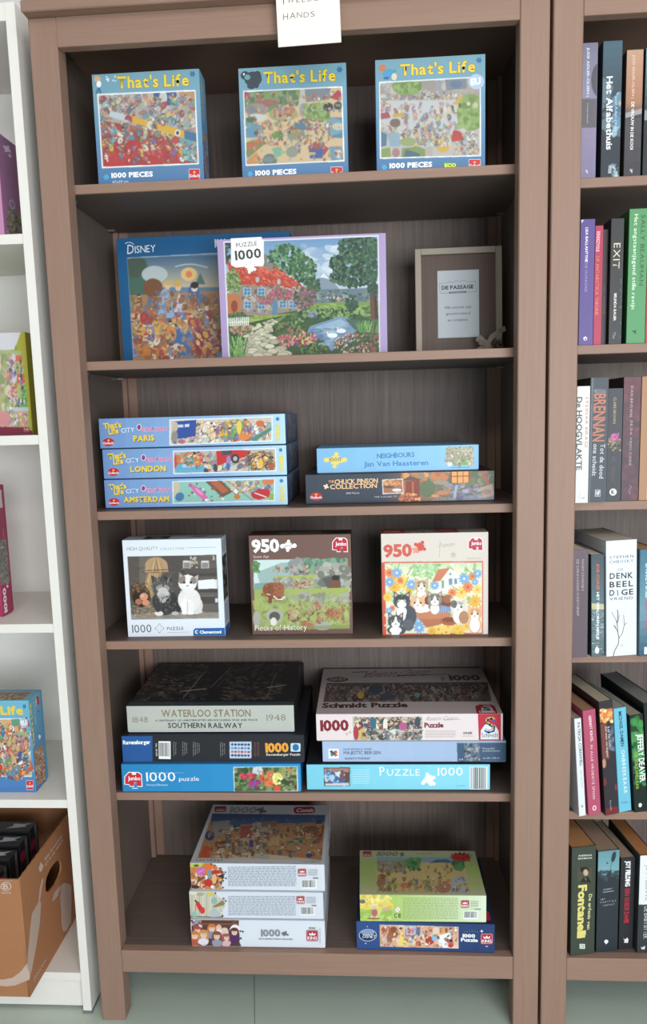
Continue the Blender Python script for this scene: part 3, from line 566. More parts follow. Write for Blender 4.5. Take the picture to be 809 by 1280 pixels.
# ribbon bow with a cone beside it
t = empty('ribbon_bow', (0.825, 0.170, 1.3591)); tag(t, 'small taupe ribbon bow with a dried cone at the lower right corner of the frame', 'decoration')
RB = mat('taupe_ribbon', '8a7c72', .8, noise=.08, nscale=200)
def ribbon(name, pts, w, parent, m, th=0.0008):
    bm = bmesh.new(); L = []
    for p in pts:
        x, y, z = p[:3]; d = Vector(p[3:6]).normalized() if len(p) > 3 else Vector((0, 0, 1))
        L.append([bm.verts.new(Vector((x, y, z))+d*w/2), bm.verts.new(Vector((x, y, z))-d*w/2)])
    for a, b in zip(L[:-1], L[1:]): bm.faces.new((a[0], b[0], b[1], a[1]))
    me = bpy.data.meshes.new(name); bm.to_mesh(me); bm.free(); o = link(name, me, m, parent)
    md = o.modifiers.new('s', 'SOLIDIFY'); md.thickness = th; return o
ribbon('tail', [(-.020, 0, .034, .6, 0, 1), (-.012, -.004, .026, .7, 0, 1), (0, -.006, .014, .7, 0, .8), (.006, -.004, .004, .9, 0, .7)], .014, t, RB)
ribbon('tail', [(-.022, -.004, .003, .7, 0, -1), (-.012, -.006, .009, .8, 0, -1), (-.002, -.008, .018, .8, 0, -1)], .015, t, RB)
ribbon('tail', [(-.002, -.004, .018, .5, 0, -1), (.008, -.006, .034, .6, 0, -1), (.022, -.004, .043, .4, 0, -1), (.036, .002, .050, .3, 0, -1)], .010, t, RB)
ribbon('loop', [(-.002, -.005, .016, 0, 0, 1), (-.012, -.012, .022, 0, 0, 1), (-.018, -.006, .024, 0, 0, 1), (-.012, .001, .022, 0, 0, 1), (-.002, -.002, .016, 0, 0, 1)], .011, t, RB)
bm = bmesh.new()
for k in range(26):
    a = k*2.4; zz = k/26*.024; r = .010*math.sin(.4+k/26*2.5)
    r_ = bmesh.ops.create_icosphere(bm, subdivisions=1, radius=.0042); M_ = Matrix.Translation((math.cos(a)*r, math.sin(a)*r, zz+.003)) @ Matrix.Diagonal((1, 1, .6, 1))
    bmesh.ops.transform(bm, matrix=M_, verts=r_['verts'])
me = bpy.data.meshes.new('cone'); bm.to_mesh(me); bm.free(); o = link('cone', me, mat('cone_brown', '5c5048', .85, noise=.2, nscale=150), t, (0.019, 0.0, 0.0))
tag(o, kind='stuff')

# ---- paper note taped to the top edge
t = empty('paper_note', (0.4412, -0.0222, 1.8655), 0, math.radians(-1.1)); tag(t, 'square white paper note with handwriting hanging from the bookcase top', 'note')
bx('sheet', (0, 0, 0, .107, .0004, .108), mat('note_paper', 'e0d2cb', .7), t, 0)
f = Face(t, (0, 0, 0), (1, 0, 0), (0, 0, 1), .107, .108, ((150, -165), (606, -187), (622, 316), (172, 345)), 'f0e2da', .01, name='note')
for ch, x0, y0, x1, h in (('H', 208, 148, 245, 48), ('A', 256, 140, 300, 46), ('N', 308, 134, 345, 42), ('D', 356, 134, 396, 40), ('S', 405, 128, 438, 38)): f.T(ch, x0, y0, x1, y0-4, h, '4a4644', 't', slant=.08)
for ch, x0, y0, x1, h in (('T', 190, 34, 235, 44), ('W', 240, 24, 292, 36), ('E', 305, 22, 332, 36), ('E', 345, 20, 372, 34), ('D', 385, 16, 420, 36), ('E', 432, 12, 468, 36)): f.T(ch, x0, y0, x1, y0-4, h, '4a4644', 't', slant=.08)
f.done('handwriting')

# ---- third row: three city puzzles lying on each other
def city(label, x, y, z, yaw, w, h, quad, nm, nx0, nx1, nyb, off, art):
    t = pbox(label, x, y, z, w, .24, h, yaw, '7fa2d0', '2c3c58', True)
    f = F(t, 'front', w, .24, h, quad, '7aa0d4', 0.0011, lo=.002)
    x0, y0 = quad[0]; x1, y1 = quad[1]; x2, y2 = quad[2]; x3, y3 = quad[3]
    f.grad(x0-8, 0, x0+(x1-x0)*.6, 434, '6c94cc', '88b0dc', 8, True); f.grad(x0+(x1-x0)*.6, 0, x1+20, 434, '88b0dc', 'b4dcec', 8, True)
    ox, oy = off
    f.T("That's", 60+ox, 92+oy, 122+ox, 86+oy, 20, 'f0cc38', 'h', out='303010', outw='h', slant=-.1, sh=(1.5, '504818')); f.T('Life', 78+ox, 112+oy, 112+ox, 108+oy, 20, 'f0cc38', 'h', sh=(1.5, '504818'))
    goliath(f, 55+ox, 124+oy, 97+ox, 156+oy, True)
    f.T('CITY', 122+ox, 106+oy, 170+ox, 103+oy, 16, 'f0f4fa', 'r', tr=.05); f.disc(186+ox, 86+oy, 9, 12, 'f0f0f4', 14); f.disc(186+ox, 86+oy, 7, 10, '703878', 14); f.disc(186+ox, 84+oy, 4, 6, 'c03850', 10)
    f.T('EDITION', 198+ox, 103+oy, 288+ox, 100+oy, 15, 'e8508a', 'b', out='f4e8f0', tr=.06)
    f.T(nm, nx0, nyb, nx1, nyb-3, 20, 'f0cc38', 'h', tr=.06, sh=(1.8, '403810'))
    art(f); f.T('1000', 701+ox*.8, 82+oy, 703+ox*.8, 138+oy, 16, 'e8d048', 'h', out='605810'); splat(f, 707+ox*.8, 58+oy, 9, '2c6ca8'); f.done()
    f = F(t, 'right', w, .24, h, ((0, 0), (100, 0), (100, 30), (0, 30)), '3c4c6c', 0.003, lo=.002); f.grad(0, 0, 100, 30, '56709a', '30405c', 6); f.crowd(20, 4, 80, 26, 40, 4, ('506890', '705868', '486850', '808898'), 3); f.done()
    return t
def art_frame(f, A, bg):
    (a, b), (c, d), (e, g), (h, i) = A
    f.poly(((a-3, b-3), (c+3, d-3), (e+3, g+3), (h-3, i+3)), 'f0f4f8'); f.pic(A, bg)
def art_paris(f):
    A = ((301, 62), (684, 52), (686, 138), (303, 150)); art_frame(f, A, 'c8beb0'); f.crowd(310, 75, 680, 138, 60, 14, SOFT+('d8d0c0', 'e8e0d0'), 1)
    f.poly(((316, 66), (398, 60), (396, 120), (330, 130)), '3450a0'); f.poly(((330, 78), (350, 77), (350, 88), (330, 88)), 'c0d0e8'); f.poly(((355, 76), (372, 75), (372, 86), (355, 87)), 'c0d0e8'); f.ell(318, 120, 12, 20, '908880'); f.ell(345, 140, 14, 8, 'b86868'); f.ell(320, 85, 10, 18, 'c0b098')
    f.crowd(420, 80, 500, 120, 14, 18, ('f0ece4', 'e8e0d8', 'e0c090'), 5); f.crowd(480, 75, 600, 130, 26, 17, ('c84858', 'e07838', '6aa0a8', 'd8b040', '8868a0', '60a070'), 2)
    f.ell(560, 88, 10, 24, 'e8c840'); f.ell(580, 125, 22, 12, 'e08038'); f.poly(((600, 135), (685, 85), (685, 100), (625, 140)), '508878'); f.ell(640, 75, 16, 12, 'd86838'); f.poly(((660, 80), (684, 70), (684, 90), (665, 95)), '90a8a0')
def art_london(f):
    A = ((320, 178), (702, 168), (704, 250), (322, 260)); art_frame(f, A, 'b8b0a4'); f.crowd(325, 188, 700, 245, 60, 14, SOFT, 2)
    f.poly(((322, 245), (335, 225), (400, 222), (440, 240), (430, 256), (330, 258)), '60a8c8'); f.poly(((350, 228), (372, 222), (400, 226), (395, 236), (352, 238)), 'a8c8d8'); f.ell(440, 250, 9, 9, '484c54'); f.crowd(328, 190, 420, 220, 16, 16, ('e07838', 'd84858', 'f0c048', '58a0a0', 'e8a080'), 3)
    f.poly(((478, 176), (560, 172), (610, 175), (600, 195), (530, 215), (482, 232)), 'cc3030'); f.ell(550, 205, 16, 18, '403c40'); f.ell(550, 205, 8, 9, 'b8b0a8'); f.poly(((500, 176), (540, 174), (536, 188), (500, 192)), '405060')
    f.ell(525, 215, 9, 22, '9880b8'); f.ell(523, 236, 7, 14, '4868a8'); f.crowd(600, 190, 700, 240, 26, 15, ('e8b838', '504038', '685848', 'b85838', 'e8c8a0', '8a7058'), 4); f.ell(648, 225, 9, 18, 'e8b830'); f.ell(476, 240, 8, 14, '404850'); f.ell(325, 215, 6, 26, 'c84848')
def art_amst(f):
    A = ((320, 292), (697, 282), (697, 363), (323, 374)); art_frame(f, A, '88c0b0'); f.blobs(330, 290, 520, 370, 24, 3, 6, ('607060', 'b06850', 'd0e0d0'), 3)
    f.poly(((322, 292), (345, 292), (340, 340), (323, 350)), 'c8b898'); f.ell(345, 350, 16, 18, '4878a8', .5); f.ell(420, 335, 44, 12, 'd868a8', .75); f.ell(418, 330, 20, 5, 'e890c0', .75); f.ell(385, 305, 8, 8, 'c060a0'); f.ell(446, 362, 8, 4, 'f0f0f0')
    f.poly(((440, 290), (500, 286), (545, 330), (505, 352)), '705848'); f.poly(((458, 292), (490, 289), (528, 326), (505, 338)), 'b86040'); f.poly(((500, 286), (530, 286), (690, 352), (640, 366)), 'b0b0a8'); f.line(((520, 286), (620, 366)), 3, '7c7870')
    f.crowd(540, 290, 690, 330, 30, 12, SOFT, 4); f.poly(((610, 340), (640, 318), (680, 322), (685, 350), (640, 362), (618, 355)), 'c83038'); f.line(((625, 335), (670, 352)), 4, 'e8e0d8'); f.ell(690, 352, 12, 14, '90b048'); f.poly(((650, 284), (697, 282), (697, 300), (660, 305)), 'd87848')
    f.ell(560, 350, 12, 10, 'c87838'); f.ell(470, 318, 8, 6, 'a85838')
city('long blue cartoon puzzle box with a pink fish picture, bottom of the three city boxes', .051, .081, 1.0707, -.6, .369, .0583, ((58, 284), (745, 270), (749, 381), (67, 394)), 'AMSTERDAM', 137, 306, 371, (22, 230), art_amst)
city('long blue cartoon puzzle box with a red bus picture, middle of the three city boxes', .0505, .084, 1.1293, -.3, .3695, .0605, ((55, 170), (745, 153), (748, 268), (63, 280)), 'LONDON', 161, 290, 254, (21, 114), art_london)
city('long blue cartoon puzzle box with dark blue van picture, top of three city boxes', .0465, .086, 1.1902, -.3, .373, .0608, ((38, 55), (735, 38), (742, 152), (47, 163)), 'PARIS', 168, 243, 138, (0, 0), art_paris)
# two boxes right
t = pbox('dark autumn landscape puzzle box with deer by a glowing window, under a pale blue box', .4555, .085, 1.0707, .3695, .228, .0593, .5, '2c3440', '20242c', True)
f = F(t, 'front', .3695, .228, .0593, ((38, 163), (743, 143), (743, 257), (38, 273)), '2c3846', 0.0011, lo=.002)
f.grad(30, 130, 300, 280, '38424e', '303c4c', 8, True); f.grad(300, 130, 420, 280, '303c4c', '705048', 8, True); f.poly(((395, 150), (743, 140), (743, 260), (385, 268)), '7c6c58')
f.blobs(395, 145, 743, 262, 200, 6, 18, ('8a7058', '6c7058', '9c8468', '5c6450', 'a87850', '78785c'), 1); f.blobs(400, 145, 560, 180, 60, 6, 14, ('c87848', 'b86840', 'd89860', '988060'), 2); f.blobs(640, 140, 740, 200, 60, 6, 14, ('b85c48', '6a7858', '8a8868', '58684c'), 3)
f.poly(((395, 188), (460, 180), (460, 262), (388, 265)), '8a3c28'); f.line(((405, 190), (402, 262)), 6, 'c86840'); f.line(((435, 188), (435, 262)), 6, 'c86840'); f.poly(((390, 185), (425, 165), (468, 180)), '6c4838'); f.blobs(390, 235, 460, 265, 30, 3, 7, ('e08850', 'a84830', 'f0b070'), 4)
f.ell(490, 215, 30, 32, '60704c'); f.ell(540, 190, 30, 8, '9a9078'); f.poly(((510, 255), (743, 225), (743, 262), (500, 266)), '88888c'); f.blobs(560, 200, 690, 255, 50, 6, 14, ('7880a0', '8a90a8', '686c80', 'a8a8b0'), 5, .5, 1, .4); f.line(((600, 200), (590, 250)), 10, 'a8b0c0')
f.ell(612, 166, 42, 27, '9c5030'); f.poly(((580, 148), (648, 146), (648, 190), (582, 192)), 'f0a050')
for k in range(4): f.line(((580+k*22, 145), (580+k*22, 192)), 3, '7c3c24')
f.line(((578, 166), (650, 164)), 3, '7c3c24'); f.ell(548, 230, 24, 9, 'c88050'); f.line(((568, 226), (580, 206)), 6, 'c88050'); f.line(((535, 236), (533, 258)), 3, 'a86840'); f.line(((560, 236), (562, 256)), 3, 'a86840'); f.ell(518, 242, 15, 7, 'd89060'); f.line(((512, 246), (512, 260)), 3, 'b07048')
f.poly(((690, 210), (735, 195), (743, 240), (700, 252)), 'b8a090'); f.ell(712, 225, 18, 10, 'a88870'); f.poly(((320, 180), (398, 176), (400, 232), (322, 236)), 'e8e4e0'); f.poly(((323, 183), (395, 179), (397, 229), (325, 232)), 'a86c48'); f.blobs(328, 186, 392, 200, 30, 3, 8, ('d89050', 'c87848', 'e8b078'), 6); f.ell(375, 220, 18, 6, 'd8e0e8'); f.ell(345, 208, 20, 4, '5c4440')
f.crowd(382, 240, 420, 262, 8, 8, ('d87848', 'a84838'), 7)
f.T('THE', 122, 193, 142, 192, 9, 'e8a060', 'b'); f.T('CHUCK PINSON', 145, 198, 304, 192, 17, 'f0c088', 'b', sh=(1.2, '784020')); f.T('COLLECTION', 128, 217, 300, 211, 17, 'f0c088', 'b', sh=(1.2, '784020')); f.piece(113, 207, 9, 'f0d8b0', .4)
f.T('1000 Pieces', 187, 236, 235, 234, 7, 'd8d8d8'); f.T('THE COLORS OF', 290, 250, 375, 247, 6, 'c8c8c8'); goliath(f, 53, 228, 98, 262, True); f.done()
t = pbox('pale blue puzzle box with a yellow puzzle piece, on the dark autumn landscape box', .4785, .096, 1.1301, .3185, .216, .0507, 1.0, '74acd4', '4c5058', True)
f = F(t, 'front', .3185, .216, .0507, ((72, 65), (684, 45), (683, 138), (80, 157)), '7cbce4', 0.0012, lo=.002); f.grad(60, 40, 700, 160, '74b4e0', '88c4e8', 8, True)
f.poly(((560, 58), (664, 52), (665, 122), (562, 126)), 'a8a890'); f.crowd(563, 60, 662, 120, 60, 8, ('98a878', 'c8c0a8', 'b09080', '788868', 'd8d0c0'), 3, dark='686858'); f.ell(575, 120, 10, 8, 'd8e0e8'); f.ell(630, 116, 14, 7, '70b050')
f.piece(146, 108, 26, 'e8d060', .1); f.disc(112, 108, 10, 9, 'e8d060'); f.disc(180, 106, 10, 9, 'e8d060'); f.T('1000', 124, 113, 167, 111, 13, '3c4858', 'r'); f.T('NEIGHBOURS', 302, 100, 442, 93, 17, '3078b8', 'b'); f.T('Jan Van Haasteren', 254, 131, 494, 123, 18, '3080c0', 'b')
f.T('Small print line', 575, 132, 640, 130, 4, '305878') if False else None; f.para(578, 131, 645, 135, 1, '386080'); f.done()

# ---- fourth row: three square boxes
Z4 = .8086
t = pbox('white puzzle box with a photo of two kittens beside a straw broom and eggs', .0845, .068, Z4, .200, .06, .200, .6, 'd8dee6', 'c4c8cc', group=None)
f = F(t, 'front', .2, .06, .2, ((72, 126), (703, 115), (726, 722), (106, 738)), 'dfe6ee', 0.00095)
A = ((107, 228), (673, 217), (687, 613), (128, 627)); f.pic(A, '5e5650'); R_ = random.Random(4)
for k in range(9): f.poly(((110+k*12*6, 225), (110+(k+1)*72, 222), (112+(k+1)*72, 600), (112+k*72, 602)), R_.choice(('645c56', '5a524c', '6e665e', '524c48')))
f.blobs(110, 225, 680, 590, 260, 3, 30, ('6a625a', '564e4a', '746a62', '4e4844'), 1, .12, .5, .15)
for y in (330, 430, 500): f.poly(((450, y-22), (682, y-26), (684, y+22), (450, y+24)), '4a4442'); f.line(((450, y-22), (684, y-26)), 5, '7a7068')
f.poly(((470, 305), (680, 298), (682, 330), (470, 335)), '57504c')
for x in (487, 602): f.rect(x-26, 262, x+26, 302, 'b0aca4'); f.rect(x-24, 254, x+24, 264, 'd8d4cc'); f.rect(x-18, 268, x+18, 298, '8a8680')
for k in range(30): f.ell(R_.choice((515, 530, 545, 655))+R_.uniform(-8, 8), R_.uniform(225, 300), 7, 4, 'c0b8a0', R_.uniform(0, 3))
f.poly(((555, 378), (660, 368), (664, 428), (558, 432)), 'e8e8e8'); f.poly(((660, 372), (676, 372), (678, 428), (662, 430)), 'e0e0e0'); f.poly(((662, 488), (680, 488), (681, 514), (664, 515)), 'd0d0d0')
f.poly(((126, 600), (330, 575), (686, 575), (687, 613), (128, 627)), '8e857c'); f.blobs(130, 590, 686, 618, 60, 10, 40, ('9c9388', '7e766e', 'a89e92'), 2, .1, .6, .05)
f.poly(((195, 470), (235, 330), (330, 330), (270, 480), (215, 500)), 'a88458'); f.ell(292, 285, 72, 52, 'b8946a'); f.poly(((218, 330), (222, 290), (365, 285), (370, 330)), 'b8946a')
for k in range(60): x = R_.uniform(225, 362); f.line(((x, 325), (290+(x-290)*.3, 240)), 3, R_.choice(('c8a478', 'a07c50', 'd8b488', '907048')))
for k in range(40): x = R_.uniform(200, 290); f.line(((x, 470+R_.uniform(-20, 20)), (240+(x-200)*.9, 332)), 3, R_.choice(('c09c70', '987448', 'ceaa80')))
f.line(((222, 318), (368, 310)), 5, '5c4838'); f.line(((220, 332), (368, 326)), 4, '5c4838')
f.ell(185, 470, 64, 82, '54402e', -.5); f.ell(190, 490, 50, 58, '2e241e', -.5); f.blobs(130, 395, 240, 460, 110, 3, 9, ('8a6a48', '6a5038', '3c2c20', 'a08058'), 3, .3)
f.ell(210, 482, 27, 24, 'd89070'); f.ell(176, 514, 22, 19, 'b86c4c'); f.ell(222, 520, 24, 20, 'd88c68'); f.ell(200, 476, 10, 7, 'e8b090')
for k in range(170): x = R_.uniform(130, 290); y = R_.uniform(540, 612); f.line(((x, y), (x+R_.uniform(-22, 22), y+R_.uniform(-12, 12))), 2.6, R_.choice(('a89070', 'c8b088', '6c5840', '8a7454')))
# tabby kitten
f.ell(345, 510, 80, 88, '3c3a3a'); f.ell(410, 540, 36, 56, '343232'); f.ell(330, 425, 66, 62, '54504e'); f.poly(((262, 400), (258, 345), (310, 370)), '4a4644'); f.poly(((350, 365), (388, 318), (395, 375)), '5a5654'); f.ell(330, 398, 60, 42, '56524e')
for k in range(60): a = R_.uniform(-1.2, 1.2); f.line(((330+a*40, 385), (330+a*52, 350+abs(a)*12)), 4, R_.choice(('262424', '8a8682', '3a3836')))
f.ell(332, 428, 44, 24, '9a948e'); f.ell(332, 440, 30, 16, 'c8c4c0'); f.ell(306, 398, 10, 8, '9ca0a0'); f.ell(356, 394, 10, 8, '9ca0a0'); f.ell(306, 398, 6, 7, '1c1c1e'); f.ell(356, 394, 6, 7, '1c1c1e'); f.ell(335, 410, 7, 5, '3a2c2c'); f.line(((335, 414), (335, 424)), 2, '3a2c2c')
f.ell(335, 468, 40, 34, 'c4c0bc'); f.ell(330, 490, 26, 30, 'b0aca8')
for k in range(90): x = R_.uniform(280, 420); y = R_.uniform(470, 585); f.line(((x, y), (x+R_.uniform(-6, 6), y+14)), 4, R_.choice(('201f20', '5c5856', '2c2a2a', '787470')))
for k in range(40): a = R_.uniform(0, 6.3); f.line(((330+60*math.cos(a), 430+50*math.sin(a)), (330+76*math.cos(a), 430+62*math.sin(a))), 4, R_.choice(('6a6662', '3c3a38', '8a8682')))
f.ell(306, 587, 27, 15, 'e0dcd8'); f.ell(410, 585, 24, 12, 'b8b4b0'); f.ell(300, 545, 20, 34, '3e3c3c')
# white kitten
f.ell(545, 535, 40, 54, 'd8d4d0'); f.ell(500, 500, 72, 74, 'e4e0dc'); f.ell(490, 395, 58, 52, 'e8e4e0'); f.poly(((434, 385), (436, 322), (480, 358)), '8a7a72'); f.poly(((440, 375), (440, 336), (468, 360)), 'd0a8a0'); f.poly(((520, 362), (560, 342), (550, 395)), 'c8bcb4'); f.poly(((528, 366), (555, 350), (546, 382)), 'd8a8a0')
f.ell(455, 376, 22, 24, '8a7e76', .5); f.ell(528, 378, 20, 22, '8c8078', -.5); f.ell(492, 365, 13, 26, 'ece8e4'); f.ell(490, 405, 34, 26, 'f2eeea'); f.ell(468, 390, 10, 9, '7c8484'); f.ell(512, 390, 10, 9, '7c8484'); f.ell(468, 390, 6, 7, '1c1c20'); f.ell(512, 390, 6, 7, '1c1c20'); f.ell(490, 412, 7, 5, 'c07870')
f.ell(470, 540, 24, 46, 'f0ecea'); f.ell(506, 540, 24, 46, 'ece8e4'); f.ell(468, 582, 18, 10, 'f4f0ee'); f.ell(508, 582, 24, 10, 'f0ecea'); f.ell(556, 572, 28, 12, 'd8d4d0'); f.line(((488, 510), (488, 575)), 3, 'a8a29e'); f.blobs(440, 440, 545, 520, 60, 6, 14, ('ece8e4', 'dcd8d4', 'f4f0ee'), 8, .5, .5)
f.smooth(1); f.T('HIGH QUALITY', 104, 191, 305, 187, 22, '686c74', 't'); f.T('COLLECTION', 318, 187, 470, 184, 14, '686c74', 't', tr=.12); f.stroke([(486, 174), (668, 169)], 2, '8a8e94')
f.T('1000', 134, 711, 258, 706, 50, '5c6068', 'r'); f.piece(308, 680, 25, '6c7078', 0); f.piece(308, 680, 22, 'dfe6ee', 0); f.T('PUZZLE', 358, 690, 460, 687, 18, '5c6068', 'b', tr=.15); f.stroke([(360, 706), (500, 701)], 2, '8a8e94')
f.shape([(524, 725), (524, 690), (536, 677), (722, 672), (724, 720)], '1f68b4'); f.disc(546, 700, 12, 12, 'e8f0f8'); f.disc(550, 700, 8, 8, '1f68b4'); f.T('Clementoni', 566, 710, 700, 706, 18, 'f4f8fc', 'h'); f.done()
f = F(t, 'right', .2, .048, .2, ((0, 0), (60, 0), (60, 200), (0, 200)), 'c8d0da', .002); f.rect(0, 38, 60, 128, '3a3836'); f.blobs(5, 42, 55, 125, 30, 4, 10, ('5c5854', '2a2828', '888480'), 1); f.rect(0, 182, 60, 200, '1f68b4'); f.para(8, 136, 52, 176, 8, '7a8088'); f.para(8, 8, 52, 32, 5, '8a9098'); f.done()
f = F(t, 'top', .2, .048, .2, ((0, 0), (200, 0), (200, 50), (0, 50)), 'c8d0da', .002); f.rect(40, 8, 90, 42, '3c3a38'); f.ell(65, 25, 12, 10, '8a8480'); f.ell(150, 20, 18, 9, '8890a0'); f.done()

t = pbox('dark brown puzzle box with a cartoon mammoth in a stone age valley', .339, .076, Z4, .204, .064, .2035, -.3, '6a4a40', '3c2c28')
f = F(t, 'front', .204, .064, .2035, ((55, 100), (700, 88), (716, 717), (83, 722)), '75544a', 0.001)
f.poly(((88, 252), (680, 244), (694, 684), (100, 688)), '98a060'); f.poly(((88, 252), (430, 248), (430, 330), (200, 420), (90, 440)), 'c8dcd8'); f.poly(((110, 330), (260, 270), (430, 262), (430, 340), (130, 410)), '98b4b0'); f.poly(((92, 400), (240, 390), (240, 440), (92, 440)), '7aa098')
f.ell(100, 295, 22, 38, '5a8850'); f.blobs(90, 270, 125, 330, 20, 5, 10, ('6a9858', '4a7848'), 1); f.blobs(320, 255, 440, 340, 50, 10, 22, ('8a908c', 'a0a49c', '788078'), 2); f.poly(((310, 312), (435, 305), (430, 320), (315, 325)), 'b0b0a4'); f.poly(((420, 250), (530, 246), (520, 330), (430, 335)), '4c8868'); f.blobs(420, 250, 680, 320, 80, 8, 20, ('5c9070', '7aa080', '4a7a60', '88988c'), 3)
f.poly(((480, 330), (560, 275), (680, 270), (690, 430), (480, 430)), '9a9a8c'); f.blobs(480, 280, 690, 460, 120, 10, 26, ('a0a094', '8a8a7c', 'b0b0a4', '78786c'), 4); f.ell(555, 385, 66, 34, '6c7068', -.3); f.poly(((520, 370), (630, 345), (640, 430), (560, 440)), '5a5850'); f.ell(605, 365, 24, 18, '2c2c28'); f.ell(600, 405, 34, 26, '7a4c38')
f.poly(((210, 355), (480, 345), (470, 380), (230, 385)), 'a8b050'); f.blobs(220, 375, 480, 450, 110, 8, 20, ('a0a090', '8c8c80', 'b4b4a8', '9aa068'), 5); f.poly(((280, 440), (690, 425), (690, 470), (290, 475)), 'a0b050'); f.poly(((290, 470), (690, 480), (690, 530), (300, 520)), '9c9c8c'); f.blobs(290, 465, 690, 530, 90, 8, 18, ('a4a494', '888878', '98a860'), 6)
f.poly(((92, 440), (200, 430), (300, 520), (690, 530), (694, 684), (100, 688)), '9cac58'); f.blobs(95, 500, 690, 684, 240, 8, 22, ('a4b45c', '8c9c50', 'b0b874', '7c8c48', 'a0a080'), 7, .6, .8)
f.ell(215, 445, 66, 52, '9a5838'); f.ell(180, 440, 34, 40, '8a4c30'); f.ell(248, 440, 34, 48, 'a46040'); f.line(((195, 480), (192, 525)), 24, '84482e'); f.line(((250, 480), (252, 512)), 22, '8e5034'); f.ell(150, 470, 16, 12, 'a46040'); f.blobs(150, 400, 280, 490, 60, 4, 12, ('8a4c30', 'ac6844', '7a4028'), 8, .3)
f.line(((215, 478), (240, 502), (270, 500), (285, 482)), 7, 'f0e8d8'); f.line(((170, 465), (195, 472)), 5, 'f0e8d8'); f.ell(222, 600, 56, 42, 'a8a898'); f.ell(222, 608, 34, 30, '58584c'); f.ell(215, 640, 20, 26, 'e0dcd0'); f.ell(350, 590, 30, 24, 'b0b478'); f.ell(490, 525, 40, 30, '98988a'); f.poly(((455, 548), (485, 505), (520, 548)), 'a87048'); f.ell(590, 590, 52, 26, 'b87040'); f.ell(620, 605, 26, 14, 'c88050'); f.ell(560, 580, 18, 18, 'a05c30'); f.ell(520, 665, 60, 28, 'a8a89c'); f.ell(110, 620, 24, 46, 'a8a898')
f.crowd(330, 395, 450, 420, 14, 13, ('c8a080', '584840', 'b88060'), 9); f.crowd(210, 290, 430, 330, 14, 14, ('787c78', 'c8a888', '5c605c'), 10); f.crowd(300, 530, 690, 640, 46, 12, ('b88060', 'c8a080', '6c5848', 'b0683c'), 11); f.crowd(390, 640, 480, 680, 10, 13, ('c86840', 'b87850'), 12); f.poly(((400, 668), (694, 660), (694, 684), (400, 688)), '80924c', .6)
f.T('950', 82, 203, 246, 198, 74, 'f4f4f0', 'h'); f.piece(305, 163, 33, 'f4f4f0', .1); f.disc(268, 166, 14, 14, 'f4f4f0'); f.disc(345, 162, 14, 14, 'f4f4f0'); f.T('pieces', 286, 168, 326, 166, 11, '685048', 'r'); f.T('Stone Age', 88, 240, 185, 237, 15, 'd8d0cc', 'r')
elephant(f, 585, 112, 678, 202); f.T('Pieces of History', 98, 697, 425, 691, 34, 'f0ece4', 'r', sh=(2, '4c4438')); f.done()
f = F(t, 'top', .204, .051, .2035, ((0, 0), (200, 0), (200, 50), (0, 50)), '4a3a34', .002); f.grad(0, 0, 200, 50, '3c302c', '5c4a42', 4); f.rect(60, 10, 140, 40, '6a6a50'); f.blobs(62, 12, 138, 38, 20, 3, 8, ('7a7c5c', '585840', '8a5c40'), 1); f.ell(26, 24, 16, 12, '7c2028'); f.rect(160, 12, 195, 40, '282424'); f.done()
f = F(t, 'right', .204, .051, .2035, ((0, 0), (50, 0), (50, 200), (0, 200)), '3a2c28', .002); f.rect(10, 50, 40, 150, '50503c'); f.done()

t = pbox('cream puzzle box with painted kittens among flowers and a red edge strip', .602, .064, Z4, .2075, .06, .2045, -.2, 'c9bfb4', 'a89c90')
f = F(t, 'front', .2075, .06, .2045, ((78, 83), (718, 72), (720, 680), (93, 685)), 'd8ccc0', 0.00095)
f.poly(((76, 254), (100, 254), (108, 690), (88, 690)), 'd85038'); f.poly(((98, 250), (688, 246), (690, 678), (108, 684)), 'd85a44'); f.poly(((103, 258), (682, 254), (683, 670), (116, 676)), 'e0ddc0')
f.grad(105, 258, 682, 300, 'c0d4a8', 'dce0c0', 5); R_ = random.Random(9)
foliage2 = lambda x, y, rx, ry, n, pal, r: [f.ell(x+rx*R_.uniform(-1, 1), y+ry*R_.uniform(-1, 1), r*R_.uniform(.5, 1.2), r*R_.uniform(.3, .8), R_.choice(pal), R_.uniform(0, 3)) for _ in range(n)]
foliage2(390, 460, 280, 200, 320, ('c8d8a0', 'a8c888', 'e0e0b8', '90b878', 'b8d098', 'e8e4c8'), 14); foliage2(350, 300, 80, 40, 90, ('98c888', '80b870', 'b8d8a0', 'a8c890'), 12)
f.poly(((385, 370), (420, 295), (490, 285), (455, 360)), 'd07850'); f.poly(((440, 355), (490, 288), (555, 340), (560, 400), (480, 440), (400, 430)), 'e8e8e0'); f.poly(((483, 350), (505, 347), (505, 385), (485, 388)), '7890a0'); f.poly(((515, 350), (532, 348), (535, 380), (518, 383)), '7890a0'); f.poly(((440, 362), (456, 358), (456, 405), (442, 408)), '78a088'); f.ell(493, 322, 7, 8, '8098a0')
def flower(x, y, r, c, c2='e89838', n=10):
    for k in range(n): a = k*6.283/n; f.ell(x+math.cos(a)*r*.6, y+math.sin(a)*r*.6, r*.5, r*.2, c, a)
    f.ell(x, y, r*.25, r*.25, c2)
for x, y, r in ((205, 370, 45), (160, 400, 34), (560, 430, 38), (640, 485, 38), (120, 460, 26), (655, 415, 28), (425, 650, 34), (480, 640, 34), (540, 650, 36), (590, 630, 28), (470, 668, 30), (385, 660, 26), (150, 345, 24), (250, 420, 22), (555, 668, 26)): flower(x, y, r, R_.choice(('f0c040', 'f0cc60', 'e8b038')))
for x, y, r in ((130, 315, 26), (598, 400, 32), (505, 432, 26), (365, 615, 24), (625, 335, 24), (195, 360, 20), (150, 525, 18)): flower(x, y, r, 'e88048', 'c85828')
